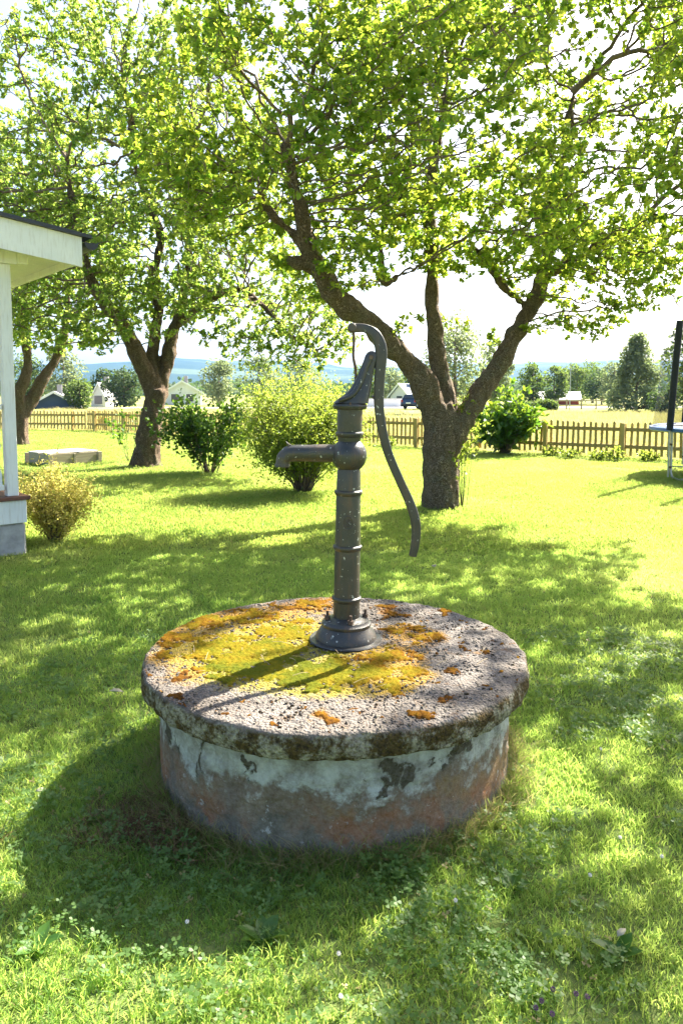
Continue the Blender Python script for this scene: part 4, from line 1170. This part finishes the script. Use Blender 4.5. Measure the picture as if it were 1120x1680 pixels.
# ------------------------------------------------------------------ trampoline
tl = on(1099, 787)
TR = 1.83
tramp = thing('trampoline', 'round garden trampoline with blue pad and black padded net poles by the fence', 'trampoline', (tl.x + TR * 0.97, tl.y + TR * 0.22, 0))
TH = 0.90
def circ(r, z, n=72, ph=0.0): return [Vector((r * math.cos(ph + 6.28319 * k / n), r * math.sin(ph + 6.28319 * k / n), z)) for k in range(n + 1)]
link('frame', tube_mesh('frame', circ(TR, TH - 0.05), 0.024, 10), M['galv'], tramp)
link('mat', lathe([(0.01, TH - 0.03), (TR - 0.28, TH - 0.032), (TR - 0.28, TH - 0.028), (0.01, TH - 0.026)], 64, name='mat'), M['foam'], tramp)
bm = bmesh.new()
ro = [(TR - 0.30, TH - 0.01), (TR - 0.25, TH + 0.02), (TR - 0.05, TH + 0.02), (TR + 0.03, TH - 0.005), (TR + 0.04, TH - 0.055), (TR + 0.025, TH - 0.06), (TR - 0.05, TH - 0.015), (TR - 0.28, TH - 0.02)]
rings = [[bm.verts.new((r * math.cos(6.28319 * k / 72), r * math.sin(6.28319 * k / 72), z)) for k in range(72)] for r, z in ro]
for q in range(len(ro)):
    a, b = rings[q], rings[(q + 1) % len(ro)]
    for k in range(72): bm.faces.new((a[k], a[(k + 1) % 72], b[(k + 1) % 72], b[k]))
link('pad', bm_mesh('pad', bm, True, 50), M['pad'], tramp)
for k in range(3):
    a = R_(193 + 120 * k); a2 = a + R_(34)
    p0, p1 = Vector((TR * math.cos(a), TR * math.sin(a), 0)), Vector((TR * math.cos(a2), TR * math.sin(a2), 0))
    z_ = Vector((0, 0, 1)); d_ = (p1 - p0)
    pts = [p0 + z_ * (TH - 0.06), p0 + z_ * 0.14, p0 + z_ * 0.05 + d_ * 0.03, p0 + z_ * 0.02 + d_ * 0.12, p1 + z_ * 0.02 - d_ * 0.12, p1 + z_ * 0.05 - d_ * 0.03, p1 + z_ * 0.14, p1 + z_ * (TH - 0.06)]
    leg = link('leg', tube_mesh('leg', pts, 0.021, 10), M['galv'], tramp)
    bm = bmesh.new(); tube(bm, [p0 + z_ * 0.24, p1 + z_ * 0.30], 0.012, 8); link('brace', bm_mesh('brace', bm, True, 40), M['galv'], leg)
    for pp in (p0, p1):
        e = pp.normalized()
        q0 = pp + e * 0.05
        pole = link('net_pole', tube_mesh('net_pole', [q0 + z_ * 0.05, q0 + z_ * (TH - 0.04)], 0.017, 10), M['galv'], tramp)
        link('foam_sleeve', tube_mesh('foam_sleeve', [q0 + z_ * (TH - 0.03), q0 - e * 0.04 + z_ * 1.6, q0 - e * 0.12 + z_ * 2.75], 0.056, 14), M['foam'], pole)
        for zz in (0.22, 0.62):
            bm = bmesh.new(); box(bm, pp + e * 0.025 + z_ * zz, (0.05, 0.05, 0.035)); link('clamp', bm_mesh('clamp', bm), M['rust'], pole)
V = []
for z_ in np.linspace(TH - 0.02, 2.7, 8):
    for k in range(72):
        a = 6.28319 * k / 72; r_ = TR - 0.02 - 0.045 * (z_ - TH) - 0.06 * abs(math.sin((a - R_(193)) * 3)) * math.sin((z_ - TH) / 1.8 * math.pi)
        V.append((r_ * math.cos(a), r_ * math.sin(a), z_))
i = (np.arange(7)[:, None] * 72 + np.arange(72)[None, :]).ravel(); j = (np.arange(7)[:, None] * 72 + (np.arange(72) + 1)[None, :] % 72).ravel()
link('safety_net', np_mesh('safety_net', np.array(V), np.c_[i, j, j + 72, i + 72], smooth=True), M['net'], tramp)

# ------------------------------------------------------------------ far things: trees
M['far_a'] = leaf_mat('far_leaf', (0.055, 0.095, 0.03), (0.10, 0.14, 0.045), (0.14, 0.24, 0.04), (0.26, 0.34, 0.07), 0.4, 0.8)
M['far_b'] = leaf_mat('far_grey_leaf', (0.11, 0.145, 0.075), (0.18, 0.21, 0.11), (0.22, 0.30, 0.11), (0.34, 0.40, 0.18), 0.42, 0.8)
M['far_c'] = leaf_mat('far_dark_leaf', (0.035, 0.065, 0.03), (0.06, 0.09, 0.04), (0.07, 0.13, 0.03), (0.13, 0.20, 0.05), 0.35, 0.8)
def far_tree(name, label, px, Y, h, wd, m, n=2600, shape='round', leaf=0.25, trunk_h=None, group='trees beyond the fence'):
    b = Vector(((px - 560) / FPX * Y, Y, -0.08))
    root = thing(name, label, 'tree', b, rng.uniform(0, 6.28), group)
    th = trunk_h if trunk_h is not None else h * 0.2
    bm = bmesh.new()
    tube(bm, [(0, 0, -0.1), (0.05, 0, th), (0, 0.05, h * 0.8)], [0.03 * h + 0.03, 0.02 * h, 0.01 * h], 8)
    cl = []
    ncl = 34 if shape != 'cone' else 110
    for k in range(ncl):
        t_ = rng.uniform(0.02, 1)
        if shape == 'cone': rad = (1 - t_) ** 0.75 * 0.55 + 0.03
        elif shape == 'tall': rad = 0.5 * math.sin(math.pi * min(1, 0.12 + 0.85 * t_)) ** 0.7
        else: rad = 0.5 * math.sqrt(max(0.05, 1 - (2 * t_ - 1) ** 2 * 0.9))
        a = rng.uniform(0, 6.28); q = rad * wd * math.sqrt(rng.uniform(0.15, 1)) * 0.85
        c = Vector((q * math.cos(a), q * math.sin(a), th * 0.7 + t_ * (h - th * 0.7) * 0.93))
        cl.append((c, wd * (rng.uniform(0.12, 0.24) if shape != 'cone' else rng.uniform(0.07, 0.13))))
        tube(bm, [(0, 0, max(th * 0.7, c.z - 0.35 * q - 0.2)), tuple(c)], [0.006 * h, 0.003 * h], 4)
    link('trunk', bm_mesh('trunk', bm, True), M['twig'], root)
    idx = rng.integers(0, ncl, n)
    cc = np.array([tuple(cl[k][0]) for k in idx]); rr_ = np.array([cl[k][1] for k in idx])
    d = rng.normal(0, 1, (n, 3)); d /= np.linalg.norm(d, axis=1)[:, None]
    P = cc + d * (rr_ * rng.uniform(0.4, 1.0, n) ** 0.5)[:, None] * np.array([1, 1, 1.1 if shape != 'round' else 0.85])
    P[:, 2] = np.maximum(P[:, 2], 0.05)
    D = d + rng.normal(0, 0.6, (n, 3))
    if shape == 'weep': D[:, 2] -= 1.0
    L = rng.uniform(0.7, 1.3, n) * leaf
    tag(link('crown', leaves_mesh('crown', P, D, L, np.clip(rng.uniform(0, 1, ncl)[idx] * 0.6 + rng.uniform(0, .4, n), 0, 1), 1.5), m, root), kind='stuff')
    return root
FT = far_tree
FT('conifer', 'big grey green spruce standing alone at the field edge past the trampoline', 1042, 62, 6.6, 5.0, M['far_b'], 9000, 'cone', 0.2, 0.3)
FT('round_bush', 'dark rounded bush at the foot of the tall tree past the trampoline', 1088, 56, 1.9, 2.4, M['far_c'], 1200, 'round', 0.18, 0.1)
FT('birch_tree', 'tall light tree rising behind the trampoline net', 1125, 68, 8.0, 5.0, M['far_a'], 3600, 'round', 0.26)
FT('birch_tree', 'tall pale weeping birch seen between the limbs of the leaning apple tree', 745, 58, 7.6, 5.2, M['far_b'], 4600, 'weep', 0.2)
FT('birch_tree', 'narrow pale birch just beyond the broad leaved shrub', 812, 66, 6.8, 3.0, M['far_b'], 2600, 'weep', 0.2)
FT('deciduous_tree', 'round green tree next to the hedge by the field', 872, 92, 5.6, 3.3, M['far_a'], 2600)
FT('deciduous_tree', 'round green tree between the hedge and the red barn', 907, 94, 5.0, 3.3, M['far_a'], 2600)
FT('deciduous_tree', 'wide green tree behind the pale barn roof', 945, 108, 5.8, 5.0, M['far_a'], 3000)
FT('deciduous_tree', 'tall green tree behind the red barn wall', 970, 120, 7.2, 4.2, M['far_a'], 2600)
FT('deciduous_tree', 'dark blue green tree beside the red barn', 985, 104, 4.2, 5.0, M['far_c'], 2600)
FT('deciduous_tree', 'grey green tree left of the lone spruce behind the rail fence', 1005, 98, 5.6, 4.2, M['far_b'], 2600)
FT('deciduous_tree', 'grey green tree behind the pump lever and small white house', 600, 100, 5.4, 5.0, M['far_a'], 2600)
FT('deciduous_tree', 'taller green tree beside the small white gabled house', 640, 112, 6.0, 5.0, M['far_b'], 2800)
FT('deciduous_tree', 'green tree directly above the dark blue car', 682, 104, 5.4, 4.6, M['far_a'], 2600)
FT('deciduous_tree', 'loose grey green tree behind the dark rose shrub', 360, 84, 5.2, 4.4, M['far_b'], 2600)
FT('deciduous_tree', 'loose green tree behind the yellow green bush', 425, 92, 5.8, 5.4, M['far_b'], 2600)
FT('deciduous_tree', 'grey green tree behind the pump spout bush', 495, 88, 5.8, 5.0, M['far_b'], 2600)
FT('deciduous_tree', 'dense dark tree beside the white pointed gable', 205, 82, 4.6, 4.8, M['far_c'], 3400)
FT('deciduous_tree', 'tall pale green tree behind the dark blue house', 108, 92, 7.0, 5.4, M['far_b'], 3400)
FT('deciduous_tree', 'small pale yellow green tree right of the dark blue house', 132, 74, 2.6, 2.6, M['far_a'], 1500)
FT('deciduous_tree', 'green tree left of the dark blue house behind the porch', 40, 90, 6.4, 5.4, M['far_a'], 2600)
FT('deciduous_tree', 'dark tree between the white gable and the twisted apple trunk', 172, 92, 4.4, 3.0, M['far_c'], 1800)
# a wood that reads as one mass, far off below the hills
n = 42000
a = rng.uniform(R_(-40), R_(40), n); d = rng.uniform(330, 620, n)
hgt = np.array([5.5 + 4.5 * noise.noise(Vector((math.sin(q) * e * 0.012, math.cos(q) * e * 0.012, 1.0))) + 3 * noise.noise(Vector((q * 40, e * 0.03, 0))) for q, e in zip(a, d)])
P = np.c_[np.sin(a) * d, np.cos(a) * d, np.clip(hgt, 0.5, 12) * rng.uniform(0.1, 1, n) ** 0.7]
tag(link('woodland', leaves_mesh('woodland', P, rng.normal(0, 1, (n, 3)) + np.array([0, 0, 0.4]), rng.uniform(1.2, 2.4, n), rng.uniform(0, 1, n), 1.6), M['far_c']), 'far belt of dark woodland below the blue hills', 'woodland', kind='stuff')
# clipped hedge
def hedge(label, px0, px1, Y, h, dp):
    x0, x1 = (px0 - 560) / FPX * Y, (px1 - 560) / FPX * Y
    root = thing('hedge', label, 'hedge', ((x0 + x1) / 2, Y, -0.08))
    n = int((x1 - x0) * 700)
    P = np.c_[rng.uniform(-(x1 - x0) / 2, (x1 - x0) / 2, n), rng.uniform(-dp / 2, dp / 2, n), rng.uniform(0.05, h, n)]
    P[:, 2] *= 0.86 + 0.16 * np.sin(P[:, 0] * 2.3) + 0.06 * np.sin(P[:, 0] * 7.1)
    tag(link('foliage', leaves_mesh('foliage', P, rng.normal(0, 1, (n, 3)), rng.uniform(0.12, 0.26, n), rng.uniform(0, 1, n), 1.4), M['far_a'], root), kind='stuff')
    bm = bmesh.new()
    for k in range(int((x1 - x0) / 0.6)):
        x = -(x1 - x0) / 2 + 0.3 + k * 0.6
        tube(bm, [(x, 0, -0.05), (x + rng.normal(0, .1), 0, h * 0.7)], 0.03, 5)
    link('stems', bm_mesh('stems', bm), M['twig'], root)
hedge('clipped green hedge at the field edge past the broad leaved shrub', 850, 912, 68, 1.0, 1.2)

# ------------------------------------------------------------------ far things: buildings
M['roof_grey'] = plain('grey_roof', (0.30, 0.29, 0.29), 0.8, 0.15, 1.0, 0.2)
M['roof_pale'] = plain('pale_metal_roof', (0.60, 0.58, 0.58), 0.5, 0.1, 1.0, 0.1)
M['roof_slate'] = plain('blue_slate_roof', (0.12, 0.16, 0.24), 0.7, 0.15, 1.0, 0.2)
M['wall_blue'] = plain('dark_blue_boarding', (0.055, 0.09, 0.14), 0.7, 0.2, 1.0, 0.2)
M['wall_white'] = plain('white_boarding', (0.72, 0.72, 0.72), 0.7, 0.08, 1.0, 0.2)
M['wall_red'] = plain('falun_red_boarding', (0.24, 0.045, 0.03), 0.8, 0.2, 1.0, 0.2)
M['pane'] = plain('window_glass', (0.05, 0.06, 0.07), 0.1, 0.2, 1.0, 0, 0.6)
M['trim'] = plain('white_trim', (0.78, 0.78, 0.76), 0.6, 0.06, 2.0, 0)
def gable_house(name, label, px, Y, rot, wd, ln, wall_h, roof_h, m_wall, m_roof, wins=((0, .5),), over=0.35, cat='house'):
    root = thing(name, label, cat, ((px - 560) / FPX * Y, Y, -0.08), rot)
    bm = bmesh.new()
    prism(bm, [(-wd / 2, 0), (wd / 2, 0), (wd / 2, wall_h), (0, wall_h + roof_h), (-wd / 2, wall_h)], 'y', 0, ln)
    link('wall', bm_mesh('wall', bm), m_wall, root)
    for s in (-1, 1):
        bm = bmesh.new()
        k = roof_h / (wd / 2)
        e = wd / 2 + over
        z0 = wall_h + roof_h + 0.04
        prism(bm, [(0, z0), (s * e, z0 - k * e), (s * e, z0 - k * e + 0.16), (0, z0 + 0.16)], 'y', -over, ln + over)
        r = link('roof', bm_mesh('roof', bm), m_roof, root)
        bm = bmesh.new()
        prism(bm, [(0, z0 - 0.06), (s * (e + .03), z0 - k * (e + .03) - 0.06), (s * (e + .03), z0 - k * (e + .03) + 0.2), (0, z0 + 0.2)], 'y', -over - 0.10, -over - 0.02)
        link('barge_board', bm_mesh('barge_board', bm), M['trim'], r)
    for x, z in wins:
        f = link('window', box_mesh('window', (x, -0.03, wall_h * z), (1.1, 0.05, 1.2)), M['trim'], root)
        link('pane', box_mesh('pane', (x, -0.065, wall_h * z), (0.9, 0.02, 1.0)), M['pane'], f)
    bm = bmesh.new(); box(bm, (0.4, ln * 0.4, wall_h + roof_h + 0.3), (0.5, 0.5, 1.2)); link('chimney', bm_mesh('chimney', bm), M['roof_grey'], root)
    return root
gable_house('house', 'dark blue gabled house with grey roof and white barge boards beyond the field', 90, 74, R_(18), 4.4, 9, 0.35, 1.25, M['wall_blue'], M['roof_grey'], ())
gable_house('house', 'small white house with a steep pointed gable among dark trees', 163, 86, R_(4), 1.7, 6, 0.9, 1.75, M['wall_white'], M['roof_grey'], ((0, .9),), 0.15)
gable_house('house', 'white gabled house with blue slate roof above the parked car', 655, 98, R_(-38), 3.0, 6, 1.2, 1.5, M['wall_white'], M['roof_slate'], ((0, .6),), 0.3)
gable_house('barn', 'low red barn with pale roof behind the rail fence', 945, 96, R_(80), 3.0, 5.0, 0.7, 0.9, M['wall_red'], M['roof_pale'], (), 0.25, 'barn')
gable_house('house', 'white house almost hidden behind the dark rose shrub and trees', 300, 100, R_(10), 5.0, 8, 1.6, 1.5, M['wall_white'], M['roof_grey'], ((-1, .6), (1, .6)), 0.3)
# long pale wall beside the road
pw = thing('garden_wall', 'long low pale wall beside the road past the pump lever', 'wall', ((612 - 560) / FPX * 84, 84, -0.08))
link('masonry', box_mesh('masonry', (0, 0, 0.45), (7.0, 0.25, 0.9), bevel=0.02), M['wall_white'], pw)
link('coping', box_mesh('coping', (0, 0, 0.94), (7.1, 0.36, 0.07), bevel=0.01), M['roof_pale'], pw)
# rail fence far right
rf = thing('rail_fence', 'weathered two rail field fence in front of the red barn', 'fence', ((880 - 560) / FPX * 72, 72, -0.08))
RL = (1000 - 880) / FPX * 72
for k in range(6):
    link('post', box_mesh('post', (k * RL / 5, 0, 0.5), (0.12, 0.12, 1.06)), M['plank'], rf)
for z_ in (0.42, 0.86):
    link('rail', box_mesh('rail', (RL / 2, -0.08, z_), (RL, 0.04, 0.12)), M['plank'], rf)
fp = thing('flagpole', 'slim white flagpole standing in the field beside the rail fence', 'flagpole', ((933 - 560) / FPX * 66, 66, -0.08))
link('pole', tube_mesh('pole', [(0, 0, 0), (0, 0, 3), (0, 0, 6.4)], [0.05, 0.04, 0.025], 8), M['galv'], fp)
link('finial', lathe([(0.005, 6.40), (0.05, 6.42), (0.06, 6.46), (0.04, 6.5), (0.005, 6.52)], 10, name='finial'), M['trim'], fp)

# ------------------------------------------------------------------ parked car
M['car'] = plain('dark_blue_car_paint', (0.018, 0.035, 0.085), 0.2, 0.1, 2.0, 0, 0.6)
M['car_glass'] = plain('car_glass', (0.03, 0.04, 0.05), 0.06, 0.1, 1.0, 0, 0.7)
M['tyre'] = plain('tyre_rubber', (0.02, 0.02, 0.02), 0.85, 0.2, 9.0, 0.2, 0.3)
M['tail'] = plain('tail_lamp', (0.30, 0.012, 0.01), 0.25, 0.1, 3.0, 0, 0.5)
car = thing('parked_car', 'dark blue estate car parked in the field edge beyond the fence', 'car', ((686 - 560) / FPX * 73, 73, -0.06), R_(58))
W2 = 0.86
bm = bmesh.new()
body = [(-2.2, 0.28), (2.15, 0.28), (2.25, 0.5), (2.2, 0.72), (1.95, 0.86), (1.1, 0.95), (-2.12, 0.98), (-2.24, 0.7), (-2.25, 0.42)]
prism(bm, body, 'y', -W2, W2)
bmesh.ops.bevel(bm, geom=bm.edges[:], offset=0.06, segments=2, affect='EDGES')
link('body', bm_mesh('body', bm, True, 40), M['car'], car)
bm = bmesh.new()
A = [(-2.05, 0.97), (1.05, 0.94), (0.35, 1.42), (-0.2, 1.47), (-1.75, 1.43)]
va = [bm.verts.new((x, -W2 + 0.03 + (0.14 if z > 1.2 else 0), z)) for x, z in A]; vb = [bm.verts.new((x, W2 - 0.03 - (0.14 if z > 1.2 else 0), z)) for x, z in A]
bm.faces.new(va); bm.faces.new(vb[::-1])
for k in range(5): bm.faces.new((va[k], vb[k], vb[(k + 1) % 5], va[(k + 1) % 5]))
bmesh.ops.bevel(bm, geom=bm.edges[:], offset=0.04, segments=2, affect='EDGES')
link('cabin', bm_mesh('cabin', bm, True, 40), M['car'], car)
def quad(name, pts, m, parent, off):
    bm = bmesh.new()
    P = [Vector(p) for p in pts]; nrm = (P[1] - P[0]).cross(P[2] - P[0]).normalized() * off
    a = [bm.verts.new(p) for p in P]; b = [bm.verts.new(p + nrm) for p in P]
    bm.faces.new(a); bm.faces.new(b[::-1])
    for k in range(len(P)): bm.faces.new((a[k], a[(k + 1) % len(P)], b[(k + 1) % len(P)], b[k]))
    return link(name, bm_mesh(name, bm), m, parent)
for s in (-1, 1):
    yb, yt = s * (W2 - 0.035), s * (W2 - 0.145)
    for x0, x1, x2, x3 in ((-1.85, -1.05, -1.05, -1.68), (-0.98, -0.08, -0.12, -0.98), (0.0, 0.82, 0.30, -0.02)):
        quad('side_window', [(x0, yb * 0.995, 1.03), (x1, yb * 0.995, 1.03), (x2, yt * 1.03, 1.37), (x3, yt * 1.03, 1.37)], M['car_glass'], car, -s * 0.03 if False else 0.035 * s)
quad('rear_window', [(-2.01, -0.70, 1.05), (-2.01, 0.70, 1.05), (-1.83, 0.60, 1.36), (-1.83, -0.60, 1.36)], M['car_glass'], car, -0.04)
quad('windscreen', [(0.98, -0.70, 1.01), (0.98, 0.70, 1.01), (0.44, 0.60, 1.38), (0.44, -0.60, 1.38)], M['car_glass'], car, 0.04)
for s in (-1, 1):
    link('tail_lamp', box_mesh('tail_lamp', (-2.22, s * 0.72, 0.80), (0.06, 0.2, 0.24), bevel=0.01), M['tail'], car)
    link('headlight', box_mesh('headlight', (2.17, s * 0.62, 0.68), (0.08, 0.3, 0.13), bevel=0.01), M['trim'], car)
link('number_plate', box_mesh('number_plate', (-2.262, 0, 0.62), (0.02, 0.5, 0.12)), M['trim'], car)
link('rear_bumper', box_mesh('rear_bumper', (-2.25, 0, 0.40), (0.1, 1.66, 0.18), bevel=0.03), M['tyre'], car)
for x in (-1.35, 1.4):
    for s in (-1, 1):
        bm = bmesh.new(); tube(bm, [(x, s * 0.68, 0.31), (x, s * 0.72, 0.31), (x, s * 0.86, 0.31), (x, s * 0.89, 0.31)], [0.27, 0.31, 0.31, 0.27], 24)
        wh = link('wheel', bm_mesh('wheel', bm, True, 40), M['tyre'], car)
        bm = bmesh.new(); tube(bm, [(x, s * 0.87, 0.31), (x, s * 0.9, 0.31)], [0.19, 0.17], 16); link('rim', bm_mesh('rim', bm, True, 40), M['galv'], wh)

# ------------------------------------------------------------------ small things in the grass
M['clover_white'] = plain('clover_flower', (0.74, 0.70, 0.66), 0.8, 0.15, 60.0, 0)
M['clover_purple'] = plain('selfheal_flower', (0.11, 0.05, 0.11), 0.8, 0.3, 60.0, 0)
M['stem'] = plain('flower_stem', (0.09, 0.15, 0.03), 0.7, 0.2, 20.0, 0)
def flower(label, px, py, m, r, group, h):
    p = on(px, py, h); p.z = gz(p.x, p.y)
    root = thing('clover_flower', label, 'flower', p, rng.uniform(0, 6.28), group)
    link('stem', tube_mesh('stem', [(0, 0, -0.01), (0.003, 0.002, h * 0.6), (0.004, 0.0, h)], 0.0011, 5), M['stem'], root)
    bm = bmesh.new()
    for k in range(34):
        z = 1 - 2 * (k + .5) / 34; a = k * 2.39996; s = math.sqrt(1 - z * z)
        d = Vector((s * math.cos(a), s * math.sin(a), z))
        c = Vector((0.004, 0, h + r * 0.5)) + d * r * 0.55
        tube(bm, [c, c + d * r * 0.5 + Vector((0, 0, r * 0.12))], [r * 0.17, r * 0.06], 4)
    link('flower_head', bm_mesh('flower_head', bm), m, root)
for px, py in ((1033, 1197), (1083, 1402), (748, 1476), (553, 1560), (1018, 1372), (965, 1435), (985, 1228), (306, 1505), (556, 1630)):
    flower('white clover flower head standing in the lawn', px, py, M['clover_white'], 0.006, 'white clover flowers in the lawn', rng.uniform(0.05, 0.07))
for px, py in ((905, 1618), (890, 1640), (960, 1632), (908, 1660), (880, 1648), (945, 1630)):
    flower('purple self heal flower spike in the lawn in front of the well', px, py, M['clover_purple'], 0.007, 'purple flowers in the lawn', rng.uniform(0.04, 0.055))
def fallen_leaf(label, px, py, ln, m, z=None):
    p = on(px, py, 0.035)
    me = leaves_mesh('fallen_leaf', np.zeros((1, 3)), np.array([[rng.normal(), rng.normal(), 0.15]]), np.array([ln]), np.array([0.5]), 0.95, 3.0)
    o = link('fallen_leaf', me, m); o.location = (p.x, p.y, gz(p.x, p.y) + 0.04)
    md = o.modifiers.new('t', 'SOLIDIFY'); md.thickness = 0.0012
    tag(o, label, 'leaf', 'leaves lying on the lawn')
M['leaf_dry'] = plain('withered_leaf', (0.30, 0.29, 0.20), 0.7, 0.2, 30.0, 0)
for px, py, ln, lb in ((203, 1132, .07, 'pale withered leaf lying on the grass close to the well lid'), (713, 928, .08, 'pale withered leaf on the shaded lawn under the lever towards the leaning tree'),
                       (58, 1292, .04, 'small withered leaf at the edge of the shadow of the well'), (1012, 1537, .04, 'small withered leaf in the grass by the purple flowers')):
    fallen_leaf(lb, px, py, ln, M['leaf_dry'])

def plantain(label, px, py, n, ln):
    p = on(px, py, 0.02)
    root = thing('plantain', label, 'weed', (p.x, p.y, gz(p.x, p.y)), rng.uniform(0, 6.28), 'broad leaved weeds in the lawn')
    for k in range(n):
        a = 6.283 * k / n + rng.normal(0, 0.25)
        me = leaves_mesh('leaf', np.zeros((1, 3)), np.array([[math.cos(a), math.sin(a), 0.55]]), np.array([ln * rng.uniform(0.7, 1.15)]), np.array([rng.uniform()]), 0.95, 3.0)
        link('leaf', me, M['leaf_broad'], root).location = (0, 0, 0.005)
    link('crown_stem', tube_mesh('crown_stem', [(0, 0, -0.01), (0, 0, 0.012)], 0.004, 6), M['stem'], root)
for px, py, n, ln, lb in ((430, 1525, 6, .075, 'broad leaved plantain rosette in the shadow in front of the well'), (165, 1330, 6, .07, 'broad leaved plantain rosette in the well shadow by the dead grass'), (1015, 1560, 7, .075, 'broad leaved plantain rosette near the purple flowers'),
                          (60, 1540, 6, .07, 'broad leaved plantain rosette on the sunny lawn past the well shadow'), (840, 1445, 6, .06, 'broad leaved plantain rosette among the white clover flowers')):
    plantain(lb, px, py, n, ln)

# ------------------------------------------------------------------ air
bm = bmesh.new(); box(bm, (0, 2500, 119), (13000, 14000, 240))
hz = link('haze', bm_mesh('haze', bm))
t = NT('haze_air')
vol = t.n('VolumePrincipled', {'Color': (0.26, 0.52, 1.0, 1), 'Density': 0.00009, 'Anisotropy': 0.2})
t.t.links.new(vol.outputs[0], t.out.inputs['Volume'])
hz.data.materials.append(t.m)
tag(hz, 'thin summer haze over the fields and hills', 'haze', kind='stuff')
